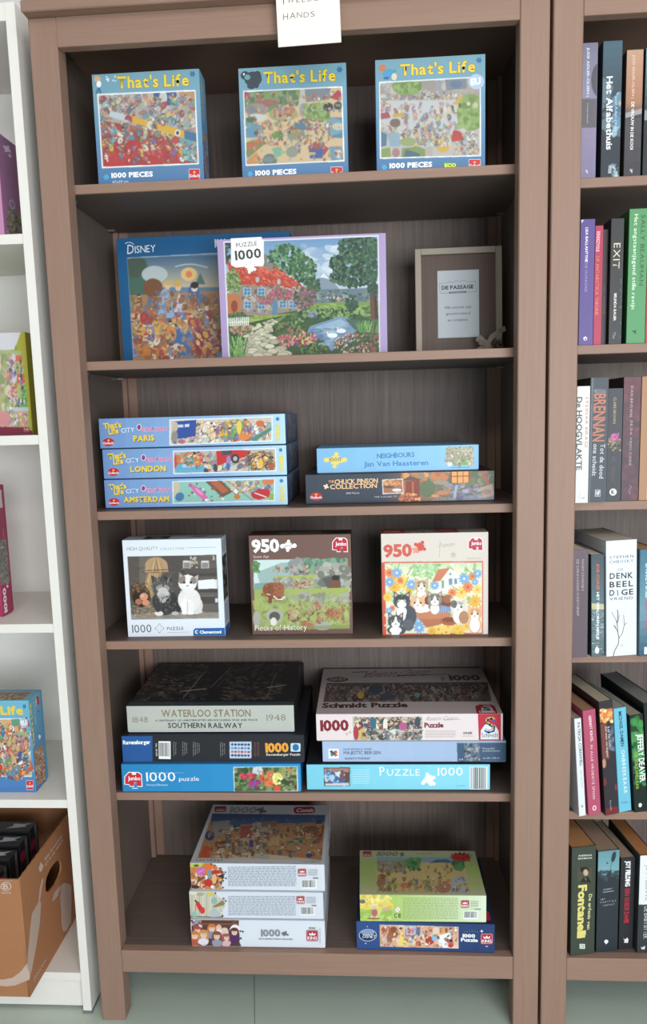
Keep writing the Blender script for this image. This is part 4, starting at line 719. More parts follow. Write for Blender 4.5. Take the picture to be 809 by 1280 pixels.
for x, y, r in ((175, 315, 30), (133, 370, 28), (262, 385, 30), (575, 350, 32), (655, 320, 26), (400, 390, 26), (310, 640, 32), (415, 610, 18), (130, 540, 20), (305, 600, 22), (640, 370, 20)): flower(x, y, r, '78a8dc', 'd8e0f0')
for a_, b_ in (((245, 340), (215, 400)), ((580, 280), (640, 340)), ((636, 255), (640, 320)), ((190, 258), (180, 300)), ((265, 280), (235, 330)), ((500, 390), (540, 420))): f.line((a_, b_), 5, '80a860')
f.ell(380, 500, 135, 60, 'b86c48'); f.ell(385, 490, 122, 45, '7c4430'); f.poly(((250, 530), (500, 550), (440, 620), (350, 640), (320, 600)), 'b86c48'); f.ell(372, 565, 128, 24, 'c87c54'); f.ell(478, 470, 30, 24, 'a86040'); f.ell(488, 602, 50, 26, 'b05c38'); f.ell(488, 594, 40, 14, '8a4428'); f.poly(((405, 555), (440, 505), (495, 520), (500, 545)), '7090c0')
for k in range(6): f.line(((420+k*12, 515), (415+k*13, 552)), 2, 'd0d8e8')
def cat(x, y, r, base, mask, chest=True, eyes='405860', body=None):
    if body: f.ell(*body, base); 
    if chest and body: f.ell(x, y+r*1.2, r*.6, r*.75, 'f4f2ee')
    f.poly(((x-r*.95, y-r*.1), (x-r*.98, y-r*1.25), (x-r*.2, y-r*.7)), base); f.poly(((x+r*.95, y-r*.1), (x+r*.98, y-r*1.25), (x+r*.2, y-r*.7)), base)
    f.poly(((x-r*.8, y-r*.4), (x-r*.85, y-r*1.0), (x-r*.4, y-r*.7)), 'e8b0a0'); f.poly(((x+r*.8, y-r*.4), (x+r*.85, y-r*1.0), (x+r*.4, y-r*.7)), 'e8b0a0')
    f.ell(x, y, r, r*.85, base); f.ell(x, y+r*.35, r*.55, r*.45, mask); f.ell(x, y-r*.2, r*.16, r*.5, mask)
    for sx in (-.42, .42): f.ell(x+sx*r, y-r*.05, r*.2, r*.17, 'c8d0a0'); f.ell(x+sx*r, y-r*.05, r*.11, r*.15, '202428')
    f.ell(x, y+r*.22, r*.1, r*.08, 'd08080'); f.line(((x-r*.2, y+r*.42), (x, y+r*.34), (x+r*.2, y+r*.42)), r*.05, '806060')
def stripes(x, y, r, c):
    for k in range(7): a = -2.4+k*.27; f.line(((x+r*.5*math.cos(a), y+r*.45*math.sin(a)), (x+r*.9*math.cos(a), y+r*.8*math.sin(a))), r*.08, c)
cat(322, 395, 42, 'c8a880', 'f0ece4', body=(325, 440, 34, 28)); stripes(322, 395, 42, '806048'); f.ell(340, 525, 42, 24, 'f0ece8')
cat(300, 495, 44, 'e8b080', 'f6f2ee', body=None); f.ell(318, 535, 32, 18, 'f6f2ee')
cat(402, 475, 44, '8c8478', 'f4f2ee', body=(400, 515, 38, 26)); stripes(402, 475, 44, '4c4840')
cat(540, 520, 46, 'd8d4cc', 'f8f6f2', body=(560, 575, 50, 50)); f.ell(575, 580, 30, 38, 'b88058'); f.ell(515, 500, 20, 22, '6c6860'); stripes(540, 520, 46, '686058')
f.ell(245, 575, 48, 66, '4c5058'); cat(205, 485, 50, '4a4e56', 'f6f4f0', body=(215, 560, 44, 62)); f.ell(205, 560, 26, 44, 'f4f2ee'); f.ell(190, 468, 24, 20, '40444c'); f.ell(225, 468, 24, 20, '40444c'); f.ell(206, 500, 17, 26, 'f6f4f0'); f.ell(190, 480, 8, 7, 'c0c890'); f.ell(222, 480, 8, 7, 'c0c890')
f.ell(245, 625, 34, 34, '5c6068'); cat(170, 605, 46, '4c5058', 'f6f4f0', body=(175, 655, 56, 28)); f.ell(170, 655, 36, 20, 'f4f2ee')
cat(640, 560, 42, 'e8a870', 'f8f4f0', body=(640, 625, 40, 48)); stripes(640, 560, 42, 'c87840'); f.ell(640, 625, 30, 44, 'f6f2ee')
f.grain(.02); f.smooth(1)
f.T('950', 100, 220, 260, 214, 68, 'd85444', 'h'); f.piece(312, 160, 34, 'd84a34', .5); f.piece(285, 180, 20, 'e89078', .5); elephant(f, 600, 106, 684, 184, 'c82848'); f.T('Francien', 425, 165, 515, 155, 26, '9a8c84', 't', slant=.3); f.stroke([(430, 125), (427, 222)], 1.6, 'a09088')
S_ = [(510+18*math.cos(-1.57+k*2.513)*(1), 208+18*math.sin(-1.57+k*2.513)) for k in range(6)]; f.stroke(S_, 1.6, 'a09088'); f.T('Flower Cats', 595, 234, 676, 231, 8, 'a08880'); f.done()
f = F(t, 'top', .2075, .048, .2045, ((0, 0), (200, 0), (200, 50), (0, 50)), 'b83830', .002); f.rect(46, 0, 104, 50, '8a8478'); f.crowd(48, 8, 102, 46, 14, 6, ('b8a890', '807060', 'c8b8a0'), 1); f.rect(104, 0, 146, 50, 'b04848'); f.rect(146, 0, 200, 50, 'a8a09a'); f.para(6, 15, 38, 40, 2, 'e0c8c0'); f.para(112, 15, 140, 30, 2, 'd8a0a0'); f.done()
#PART4
# ---- fifth row, left stack
Z5 = .4870
t = pbox('bright blue puzzle box with a flower photo, bottom of the left stack', .062, .040, Z5, .3695, .27, .0612, .4, '1f78b4', '185f90', True)
f = F(t, 'front', .3695, .27, .0612, ((22, 170), (765, 158), (768, 280), (30, 290)), '1c84c4', 0.0011, lo=.002); f.grad(20, 150, 780, 295, '1e86c6', '2a94d0', 6, True)
A = ((490, 178), (748, 172), (750, 277), (492, 283)); f.poly(((486, 175), (752, 169), (754, 280), (489, 286)), 'd8e0dc'); f.pic(A, '48603c'); f.blobs(492, 175, 748, 280, 260, 5, 14, ('4a6a3c', '6a8a50', '385030', '80905c', '98a070', '5a4838'), 1)
for x, y, rx, ry, pal in ((545, 215, 26, 10, ('c82848', 'e04860')), (575, 248, 24, 14, ('703098', '8848b0', 'b03868')), (620, 215, 26, 24, ('e06838', 'd85028', 'f08050')), (640, 245, 24, 12, ('e06030', 'e87848')), (668, 225, 18, 22, ('e8d868', 'f0e898')), (585, 190, 18, 12, ('d0d0d0', 'a8a8b0')), (715, 190, 26, 12, ('c87848', '98a058')), (668, 268, 10, 8, ('e05038',))):
    R_ = random.Random(int(x)); [f.ell(x+R_.uniform(-1, 1)*rx, y+R_.uniform(-1, 1)*ry, 7, 5, R_.choice(pal), R_.uniform(0, 3)) for _ in range(26)]
f.smooth(1); elephant(f, 38, 204, 108, 268, 'd82838'); f.T('1000', 128, 244, 248, 241, 40, 'f0f4f8', 'r'); f.T('puzzle', 262, 240, 345, 238, 18, 'f0f4f8', 'r'); f.T('Potted Flowers', 128, 264, 215, 262, 9, 'd8e8f0', 'r', slant=.2); f.stroke([(125, 206), (280, 204)], 1.2, 'a8d0e8'); f.box(68, 273, 92, 277, 'd0e0e8'); f.done()
f = F(t, 'right', .3695, .27, .0612, bg='1c6ca4', cell=.004, lo=.002); f.done()
t = pbox('black puzzle box with blue left end and barcode, middle of the left stack', .0645, .046, .5484, .375, .27, .0580, .5, '24262e', '3c4048', True)
f = F(t, 'front', .375, .27, .058, ((24, 50), (778, 42), (782, 140), (30, 158)), '26262c', 0.0013, lo=.002); f.poly(((18, 40), (165, 44), (164, 165), (20, 165)), '2058a0')
f.poly(((490, 70), (578, 68), (578, 132), (492, 134)), 'b8d0e8')
for i in range(6):
    for j in range(4): f.ell(502+i*13, 80+j*14, 5.5, 4.5, ('304878', 'c03840', '3868b0', '383840', 'd06848', '6890c0')[(i*3+j*5) % 6])
f.T('Ravensburger', 33, 84, 154, 81, 15, 'e8f0f8', 'h'); f.barcode(192, 70, 244, 142); f.T('No. 191 871', 178, 80, 179, 130, 7, 'c8c8c8', 'b')
for x, n in ((256, 2), (295, 3), (340, 4), (453, 3)):
    for k in range(n): f.T(('Puzzle picture', 'Made in Europe', 'Photo and text')[k % 3], x+k*8, 72+k*2, x+k*8+.5, 128-k*5, 4.5, 'a8a8a8')
f.T('HOWARD', 600, 70, 601, 125, 9, '8a5040'); f.T('SHOOTER', 588, 70, 589, 125, 8, '8a5040')
f.T('1000', 636, 107, 720, 104, 32, 'f0a030', 'h'); f.rrect(729, 72, 766, 104, 4, 'b8d8e8'); f.disc(748, 88, 12, 13, '2c70a8', 12); f.T('Ravensburger Puzzle', 637, 121, 765, 118, 8.5, 'd8d8d8', 'b'); f.done()
t = pbox('dark topped railway station puzzle box with pale grey green side, top of left stack', .0745, .058, .6085, .3455, .255, .0572, .3, '202226', 'c8d0d8', True)
f = F(t, 'front', .3455, .255, .0572, ((57, 195), (705, 190), (712, 280), (66, 296)), 'b8bcb2', 0.003, lo=.002)
f.T('WATERLOO STATION', 210, 236, 555, 231, 26, '8a7c60', 'b', tr=.02); f.T('A CENTENARY OF UNINTERRUPTED SERVICE DURING WAR AND PEACE', 184, 254, 580, 246, 6.5, '3c4044', 'b'); f.T('SOUTHERN RAILWAY', 238, 278, 526, 273, 19, '343c44', 'b', tr=.04)
f.T('1848', 87, 260, 153, 258, 22, '8c8478', 'r'); f.T('1948', 613, 246, 680, 244, 22, '8c8478', 'r'); f.done()
f = F(t, 'top', .3455, .255, .0572, ((150, 40), (722, 27), (705, 190), (57, 192)), '26272a', 0.0018); f.rect(55, 178, 710, 195, '3c4850')
f.blobs(90, 40, 350, 175, 420, 3, 14, ('383432', '4a4440', '5c5450', '282628', '6c645c', '443c38'), 1, .35, 1, .3); f.blobs(410, 35, 640, 170, 380, 3, 14, ('383432', '4a4440', '5c5450', '282628', '504844'), 2, .35, 1, .3)
f.poly(((350, 40), (420, 36), (400, 178), (260, 180)), '202226', .5)
for a_, b_, w_ in (((325, 70), (262, 165), 3), ((245, 140), (345, 130), 4), ((335, 62), (300, 100), 2), ((610, 70), (590, 165), 3), ((585, 125), (660, 115), 4)): f.line((a_, b_), w_, '8a8884')
for k in range(9): f.line(((372+k*7, 110-k*8), (360+k*7, 128-k*8)), 2, '7c7a78'); f.line(((395+k*5, 110-k*7), (385+k*5, 125-k*7)), 2, '6c6a68'); f.line(((700+k, 40+k*5), (712, 40+k*5)), 1.5, '8a8884')
f.done()
# right stack
t = pbox('turquoise puzzle box with white lettering and a barcode, bottom of the right stack', .4425, .050, Z5, .3695, .262, .0560, .3, '5cb4d0', '30383c', True)
f = F(t, 'front', .3695, .262, .056, ((8, 423), (722, 418), (722, 510), (12, 518)), '7cd0e8', 0.0013, lo=.002); f.grad(0, 400, 730, 520, '74cce4', '84d8ec', 6, True)
f.poly(((79, 434), (184, 432), (185, 502), (81, 504)), '5c4848'); f.poly(((84, 438), (180, 436), (181, 498), (86, 500)), 'a89098'); f.blobs(90, 445, 165, 495, 60, 4, 12, ('5890c0', 'a8c8e0', '3868a0', 'c8dce8', '785058'), 1); f.blobs(92, 438, 180, 446, 14, 3, 7, ('a05848', 'b87858'), 2); f.rect(163, 450, 180, 498, '604848'); f.poly(((85, 494), (181, 490), (181, 500), (86, 502)), 'd0c8d0')
f.T('P', 302, 463, 322, 462, 33, 'f4f8fa', 'r'); f.T('UZZLE', 330, 462, 457, 461, 24, 'f4f8fa', 'r', tr=.03); f.T('1000', 526, 461, 620, 459, 30, 'f4f8fa', 'r'); f.piece(492, 474, 22, 'f4f8fa', -.35); f.disc(470, 488, 8, 7, 'f4f8fa'); f.disc(510, 490, 8, 7, 'f4f8fa')
f.para(194, 440, 262, 498, 7, 'b8e4f0', 2, .35); f.para(598, 496, 632, 499, 1, '40707c'); f.box(646, 427, 712, 509, 'e8eef0'); f.hold = False; R_ = random.Random(2); x = 650; f.layer += 1; f.hold = True
while x < 706: w_ = R_.choice((1.5, 2.5, 4)); f.box(x, 429, x+w_, 507, '4a5054'); x += w_+R_.choice((1.5, 2.5))
f.hold = False; f.done()
f = F(t, 'top', .3695, .262, .056, bg='20242c', cell=.004); f.done()
t = pbox('grey blue puzzle box with a dark photo panel at right, middle of the right stack', .4755, .058, .5432, .3695, .262, .0462, .1, '8a9cc0', '20242a', True)
f = F(t, 'front', .3695, .262, .0462, ((72, 335), (787, 333), (784, 417), (73, 418)), 'a8bcdc', 0.0013, lo=.002); f.grad(60, 330, 790, 420, 'a8bee0', '9cb4d8', 6, True); f.poly(((595, 342), (790, 340), (790, 416), (596, 417)), '3c5878')
f.poly(((622, 342), (684, 341), (684, 377), (622, 378)), '58687c'); f.poly(((622, 381), (684, 380), (684, 416), (622, 417)), '58687c'); f.blobs(625, 345, 682, 414, 60, 3, 7, ('8a949c', '3c4854', 'a8b0b4', '6c7884'), 1)
f.box(96, 366, 136, 405, 'f0f2f4'); 
for x, y, c in ((108, 378, '404850'), (124, 378, 'c86848'), (110, 390, '489070'), (124, 390, 'd85848'), (116, 384, '3c6078')): f.piece(x, y, 7, c, .3)
f.T('NORWEGIAN CITIES', 155, 371, 265, 370, 7, '4c5c78'); f.T('MAJESTIC BERGEN', 155, 388, 299, 387, 13, '3c4c68', 'r'); f.T('QUALITY PUZZLES', 158, 408, 256, 407, 7, '4c5c78', 'b'); f.T('04', 601, 412, 618, 411, 8, 'c8d0d8'); f.T('Photographer:', 694, 366, 745, 365, 6, 'd0d8e0'); f.T('Jan Richard Hansson', 694, 376, 762, 375, 6, 'd0d8e0'); f.T('Size 680 x 480 mm', 694, 405, 760, 404, 6, 'd0d8e0'); f.done()
t = pbox('pale pink puzzle box with wide crowd picture and red corner emblem, on right stack', .4645, .056, .5900, .3735, .262, .0580, 0, 'b8a8a4', 'a09898', True)
f = F(t, 'front', .3735, .262, .058, ((50, 228), (772, 223), (774, 330), (50, 330)), 'e4d4d4', 0.0011, lo=.002)
f.poly(((188, 238), (453, 236), (454, 330), (190, 331)), 'c0b4a4'); f.crowd(195, 248, 450, 285, 60, 13, ('305868', '885048', 'd8c8b8', '3c3838', 'a83048', '707c50', 'e8dccc', '4c4858', 'b89868'), 1, dark='3c3430'); f.poly(((230, 290), (450, 284), (450, 325), (230, 328)), 'c8bcac')
for k in range(4): f.line(((230, 292+k*9), (450, 289+k*9)), 2, 'a09484')
f.ell(200, 300, 10, 28, 'b83848'); f.ell(222, 308, 12, 24, 'd8b048'); f.ell(207, 270, 6, 7, 'e8c8a8'); f.ell(265, 262, 12, 22, '2c7080'); f.ell(312, 270, 9, 26, 'e8dcd0'); f.ell(310, 300, 6, 14, 'a83048'); f.ell(345, 302, 15, 16, 'c8dce0'); f.ell(380, 275, 16, 16, 'b85890'); f.ell(436, 258, 12, 20, '404c58'); f.poly(((280, 315), (300, 305), (335, 326), (290, 328)), '404850'); f.poly(((400, 310), (440, 300), (448, 328), (405, 328)), '6c7068'); f.crowd(225, 296, 450, 322, 30, 11, ('788898', '504840', 'd8d0c8', 'a86058', '3c6878', 'c8a878'), 7, dark='3c3430'); f.crowd(330, 300, 450, 325, 12, 10, ('788898', '504840', 'd8d0c8', 'a86058'), 2)
f.T('1000', 68, 292, 170, 290, 38, '8a2030', 'h'); f.piece(165, 305, 6, 'c8b8a8', .4); f.piece(177, 298, 6, 'c8b8a8', .1)
f.T('Renato Casaro', 468, 252, 590, 248, 15, '7c6c70', 't', slant=.6); f.stroke([(540, 250), (606, 246)], 1, '7c6c70'); f.T('Puzzle', 464, 279, 536, 278, 18, '802838', 'h'); f.para(466, 292, 585, 322, 4, 'a09090', 1, .3); f.T('59381', 616, 306, 650, 305, 9, '503c40', 'b'); f.para(612, 312, 655, 316, 1, 'a09090')
f.shape([(672, 225), (763, 224), (766, 330), (678, 330)], 'c82038'); f.shape([(684, 326), (685, 290), (700, 268), (722, 262), (742, 270), (755, 292), (757, 326)], 'dce0e4'); f.T('Schmidt', 688, 318, 754, 317, 17, '343840', 'r')
f.stroke([(738, 248), (726, 240), (708, 246), (708, 258), (722, 266), (736, 276), (734, 290), (716, 296), (704, 290)], 13, '3060a0'); f.stroke([(738, 244), (726, 237), (706, 244), (706, 256), (722, 263), (734, 272), (732, 286)], 5, 'e8a838'); f.stroke([(734, 288), (716, 293), (704, 287)], 4, 'd8e0e8'); f.done()
f = F(t, 'top', .3735, .262, .058, ((75, 50), (698, 48), (772, 223), (50, 226)), 'bcacac', 0.0013)  # top print greyed down, shade from the shelf above is in the colours
A = ((90, 105), (718, 103), (730, 178), (78, 180)); f.pic(A, '5a504c'); f.crowd(90, 118, 720, 145, 120, 12, ('4c4440', '7c6c64', '38444c', '8a7c74', '6c3c38', '98948c'), 3, skin=('a08c7c', '8c7868'), dark='342e2c'); f.poly(((200, 155), (560, 150), (600, 178), (180, 179)), '8a7c74'); f.crowd(95, 150, 720, 172, 50, 14, ('5c504c', '443c3c', '8c8078', '4c5c68', '786058'), 4, skin=('a08c7c',), dark='302a28')
f.ell(225, 152, 14, 14, 'b89838'); f.ell(285, 130, 28, 18, '34485c'); f.ell(330, 160, 30, 12, '3c4c60'); f.ell(445, 152, 12, 9, '6c9090'); f.line((A[0], A[1], A[2], A[3], A[0]), 2.5, '8a8078')
f.disc(132, 92, 44, 10, '6c4838', 20); f.T('SERIES', 100, 96, 165, 95, 9, 'b09888', 'b'); f.T('Schmidt Puzzle', 76, 202, 406, 199, 17, '443436', 'h'); f.T('1000', 576, 96, 690, 95, 18, '5c444a', 'h'); f.piece(545, 90, 9, '98888a', .3)
f.T('Renato Casaro', 225, 84, 470, 76, 24, '443c44', 't', slant=.9); f.stroke([(190, 64), (250, 62), (240, 84)], 2.5, '443c44'); f.stroke([(350, 80), (572, 72)], 2, '443c44')
f.shape([(672, 224), (668, 196), (684, 190), (730, 190), (742, 196), (752, 224)], 'a82030'); f.shape([(690, 204), (700, 194), (722, 194), (734, 206), (738, 220), (692, 220)], 'c8bcbc'); f.T('S', 700, 212, 726, 212, 14, '404050', 'h'); f.T('Schmidt', 682, 221, 745, 221, 7, 'e0d0d0', 'b'); f.done()

# ---- bottom row, left stack of three white boxes
Z6 = .1606
def cutwhite(f, pts, seed, c='e4e8f0', r=5.5):
    """knobbly right edge of the picture: white bites and dark loose pieces"""
    R = random.Random(seed)
    for x, y in pts: f.piece(x, y, r, R.choice(('38343c', '50484c', c, c)), R.uniform(0, 1.5))
t = pbox('white puzzle box with a picture of old dolls, bottom of three white boxes', .195, .0155, Z6, .278, .222, .0615, .2, 'c8ccd4', 'b0b4bc', True)
f = F(t, 'front', .278, .222, .0615, ((72, 615), (720, 615), (722, 752), (77, 745)), 'd8dde6', 0.0009, lo=.002)
f.poly(((77, 617), (270, 618), (300, 640), (304, 748), (78, 746)), '5c3838'); f.rect(72, 612, 300, 640, '804c38'); f.rect(115, 622, 270, 630, '4c2c24'); f.blobs(80, 620, 120, 650, 16, 5, 10, ('a84858', 'e0c8c0', '704858', '88a0a0'), 1)
def doll(x, y, r, hair, dress):
    f.ell(x, y+r*2.0, r*1.3, r*1.25, dress); f.ell(x, y, r*1.25, r*1.15, hair); f.ell(x-r*.95, y+r*.7, r*.45, r*.8, hair); f.ell(x+r*.95, y+r*.7, r*.45, r*.8, hair); f.ell(x, y+r*.25, r*.78, r*.9, 'eec8b0'); f.ell(x-r*.33, y+r*.25, r*.13, r*.13, '3c4858'); f.ell(x+r*.33, y+r*.25, r*.13, r*.13, '3c4858'); f.ell(x, y+r*.75, r*.16, r*.1, 'c04850'); f.ell(x, y-r*.45, r*.9, r*.4, hair)
for a_ in ((172, 655, 17, 'c87038', '788cb0'), (232, 668, 13, 'd8c0b0', 'c86078'), (205, 650, 10, 'd8b0a0', 'e0dcd8'), (105, 665, 16, 'b04038', '6c3840'), (92, 692, 18, 'c87838', 'b85840'), (133, 685, 18, 'd08848', 'd0c8d8'), (195, 692, 18, '884838', '9098a8'), (240, 700, 15, '98584c', 'd8b0b8')): doll(*a_)
f.ell(282, 668, 26, 30, 'ece4e0'); doll(278, 672, 17, '5c3038', '542868'); f.ell(130, 725, 24, 14, 'e0d8e4'); f.ell(235, 738, 18, 8, 'e0a8b8')
cutwhite(f, ((276, 620), (292, 626), (304, 642), (312, 655), (306, 670), (318, 672), (312, 690), (308, 706), (306, 722), (304, 740)), 1, 'd8dde6')
f.T('1000', 408, 694, 498, 693, 32, '8a8c94', 'h', out='5c6068', outw='h'); f.piece(522, 680, 13, '6c7078', .5); f.disc(510, 682, 5, 5, '6c7078'); f.disc(536, 686, 5, 5, '6c7078'); f.T('GRANDMOTHERS DRESSER', 394, 710, 560, 712, 6, '3c4048', 'b', tr=.12); f.T('05283', 640, 654, 672, 654, 7, '3c3c40', 'b'); king(f, 627, 660, 687, 718); f.T('ANIMAL COLLECTION', 697, 730, 698, 650, 4, '505058'); f.done()
f = F(t, 'right', .278, .222, .0615, ((0, 0), (100, 0), (100, 30), (0, 30)), 'c0c4cc', .003, lo=.002); f.para(10, 5, 30, 25, 5, '8a8c94'); f.done()
t = pbox('white puzzle box with a red high heeled shoe picture, middle of three white boxes', .1945, .019, .2224, .2765, .222, .0600, .1, 'ccd0d6', 'b0b4bc', True)
f = F(t, 'front', .2765, .222, .06, ((62, 480), (713, 487), (710, 612), (70, 605)), 'd4dae4', 0.0009, lo=.002)
f.poly(((64, 482), (185, 482), (205, 505), (238, 520), (240, 548), (228, 570), (226, 606), (68, 606)), 'c4c0a8')
for k in range(8): f.line(((78+k*18, 490), (76+k*18, 604)), 2.5, ('9c9880', 'e0dcc8')[k % 2])
f.line(((66, 600), (225, 604)), 5, '6c6858'); f.ell(85, 488, 18, 9, 'd8d4bc'); f.ell(118, 494, 18, 9, 'a8a48c'); f.ell(167, 494, 15, 9, 'd8c040'); f.line(((92, 522), (122, 556)), 8, '403028'); f.poly(((96, 540), (110, 528), (130, 560), (140, 582), (120, 586), (104, 560)), 'd83028'); f.ell(128, 572, 13, 16, 'd83830'); f.line(((97, 535), (94, 580)), 3, 'c83830'); f.ell(90, 590, 12, 14, '88b8a8'); f.ell(186, 525, 16, 16, '8cb0a8'); f.poly(((175, 555), (228, 522), (240, 545), (195, 556)), '907858'); f.poly(((160, 580), (190, 556), (222, 600), (170, 604)), 'b0b8bc')
cutwhite(f, ((192, 488), (206, 496), (220, 506), (232, 514), (242, 526), (238, 546), (228, 566), (222, 582), (226, 598)), 2, 'd4dae4', 5)
f.para(254, 502, 578, 598, 13, '8a94a4', 1, .4); king(f, 583, 501, 624, 540); f.para(630, 506, 678, 540, 5, '8a8c94', 2, .35); f.barcode(600, 552, 668, 594); f.T('05168', 655, 550, 678, 550, 6, '3c3c40', 'b'); f.done()
t = pbox('white puzzle box with colourful comic city lid picture, top of three white boxes', .1985, .0235, .2826, .277, .224, .0600, -.2, 'b8b8bc', 'b0b4bc', True)
f = F(t, 'front', .277, .224, .06, ((72, 338), (718, 355), (718, 478), (76, 470)), 'd4dae4', 0.0009, lo=.002)
f.poly(((73, 340), (180, 340), (240, 372), (248, 410), (230, 440), (232, 472), (76, 468)), 'c87838'); f.poly(((75, 340), (145, 340), (130, 360), (75, 360)), 'b8c048'); f.crowd(78, 370, 235, 462, 60, 11, ('e07830', 'c83830', 'e8d8c8', '504848', 'e8a850', 'f0ece8', '704030'), 3); f.ell(128, 380, 24, 20, 'd060b0', -.4); f.line(((112, 388), (144, 374)), 4, 'e898d0'); f.ell(172, 395, 12, 22, '7890a0'); f.ell(165, 440, 22, 18, 'c82c28'); f.ell(205, 385, 26, 10, 'c03028'); f.ell(195, 420, 12, 24, 'e0b070'); f.ell(105, 352, 14, 6, '50584c'); f.poly(((78, 448), (115, 452), (115, 466), (78, 466)), '383434'); f.ell(170, 358, 22, 14, 'e86828'); f.poly(((210, 405), (250, 392), (240, 418)), '2c2c34')
cutwhite(f, ((182, 346), (200, 352), (216, 360), (228, 366), (240, 376), (252, 386), (258, 396), (248, 404), (254, 416), (240, 428), (236, 446), (238, 462)), 3, 'd4dae4', 5)
f.para(264, 360, 590, 458, 13, '8a94a4', 3, .4); king(f, 597, 372, 637, 409); f.para(643, 376, 688, 408, 5, '8a8c94', 4, .35); f.barcode(611, 423, 680, 466); f.T('05190', 665, 420, 690, 420, 6, '3c3c40', 'b'); f.done()
f = F(t, 'top', .277, .224, .06, ((262, 57), (800, 75), (757, 340), (142, 320)), 'b8b6ba', 0.0011)  # white lid top painted greyer than the front to include its shade
A = ((258, 98), (775, 118), (745, 322), (178, 298)); f.pic(A, 'a87850'); f.grad(250, 95, 780, 150, '243c6c', '3c5c90', 5)
for k in range(30): R_ = random.Random(k); x = R_.uniform(270, 760); y = R_.uniform(102, 140); f.line(((x, y), (x+R_.uniform(-20, 20), y+R_.uniform(4, 20))), 2, R_.choice(('6888b8', '90a8c8', '1c3058')))
for x0, y0, x1, y1, c in ((255, 130, 335, 200, '8a8c88'), (350, 140, 385, 180, '3c5878'), (380, 155, 445, 215, '9a4c40'), (440, 140, 500, 210, 'a09c90'), (480, 135, 550, 165, '7c6850'), (360, 210, 420, 270, 'a89c88'), (545, 190, 600, 250, 'b08850'), (270, 220, 320, 262, '8c3820'), (650, 165, 770, 210, '9c4030'), (310, 235, 430, 285, '8c8478'), (490, 210, 560, 250, 'b8945c'), (430, 225, 500, 280, 'a08c70')): f.poly(((x0, y0+6), (x1, y0), (x1, y1), (x0, y1)), c)
f.poly(((640, 170), (655, 150), (670, 172), (662, 188), (648, 188)), 'd0b888'); f.ell(745, 150, 14, 12, '2c3c78'); f.ell(240, 198, 22, 22, '243c70'); f.poly(((185, 300), (210, 245), (250, 248), (232, 302)), 'c84828'); f.poly(((575, 238), (680, 215), (675, 232), (590, 245)), '3c8058'); f.poly(((240, 292), (360, 275), (600, 300), (745, 322), (300, 310)), 'c8b498'); f.poly(((425, 288), (510, 288), (510, 310), (425, 306)), 'a8a8a0')
for k in range(70): R_ = random.Random(k+50); x = R_.uniform(240, 740); y = R_.uniform(150, 290); w_ = R_.uniform(10, 30); h_ = R_.uniform(8, 26); f.poly(((x, y), (x+w_, y-3), (x+w_, y+h_), (x, y+h_)), R_.choice(('8c8478', '9a4c38', 'b8945c', '6c6458', 'c8b898', '586470', '7c5840'))); f.line(((x, y), (x+w_, y-3)), 2, '3c3430'); f.line(((x, y+h_*.5), (x+w_, y+h_*.5)), 1.5, '4c443c')
f.crowd(230, 180, 750, 300, 70, 11, ('b87848', '8c4830', 'c8a878', '586878', 'd8c8b0', '3c3c40', 'a85838', '887c68', 'c89850', '4c5c50'), 5, skin=('c8a080', 'b89070'), fill=.15); f.blobs(340, 130, 560, 250, 18, 5, 10, ('a49c8c', 'b89060', '8a4c3c', '747068', 'c8b890'), 6)
f.ell(650, 298, 16, 8, 'c86030'); f.ell(690, 298, 14, 10, '2c4080'); f.poly(((420, 225), (440, 222), (438, 255), (422, 256)), '4c3c70'); f.mute(.16, '8a7058'); f.smooth(2); f.clip(None)
f.T('1000', 338, 96, 456, 100, 25, '8a8c92', 'h', out='50525a'); f.piece(485, 90, 15, '5c5e66', .5); f.disc(468, 88, 6, 5, '5c5e66'); f.disc(502, 94, 6, 5, '5c5e66'); f.rrect(269, 66, 322, 92, 5, '8c1c2c'); f.T('KING', 276, 88, 314, 89, 8, 'd8c0c0', 'b'); f.T('....', 276, 78, 314, 79, 6, 'd8c0c0', 'b')
f.rrect(627, 75, 736, 112, 16, 'd0c8c8'); f.rrect(631, 78, 732, 109, 14, '98182c'); f.T('Comic', 642, 101, 722, 103, 16, 'e8d8d8', 'b', slant=.15); f.T('LAS VEGAS', 170, 311, 292, 316, 7, '3c3c40', 'b', tr=.25); f.T('LAS VEGAS', 305, 293, 410, 299, 7, '8c2820', 'b', tr=.1); f.T('Comic collection', 655, 327, 735, 330, 6, '505058'); f.done()
f = F(t, 'right', .277, .224, .06, ((0, 0), (100, 0), (100, 30), (0, 30)), 'b8bcc4', .003, lo=.002); f.crowd(60, 5, 95, 25, 14, 4, CP, 1); f.done()
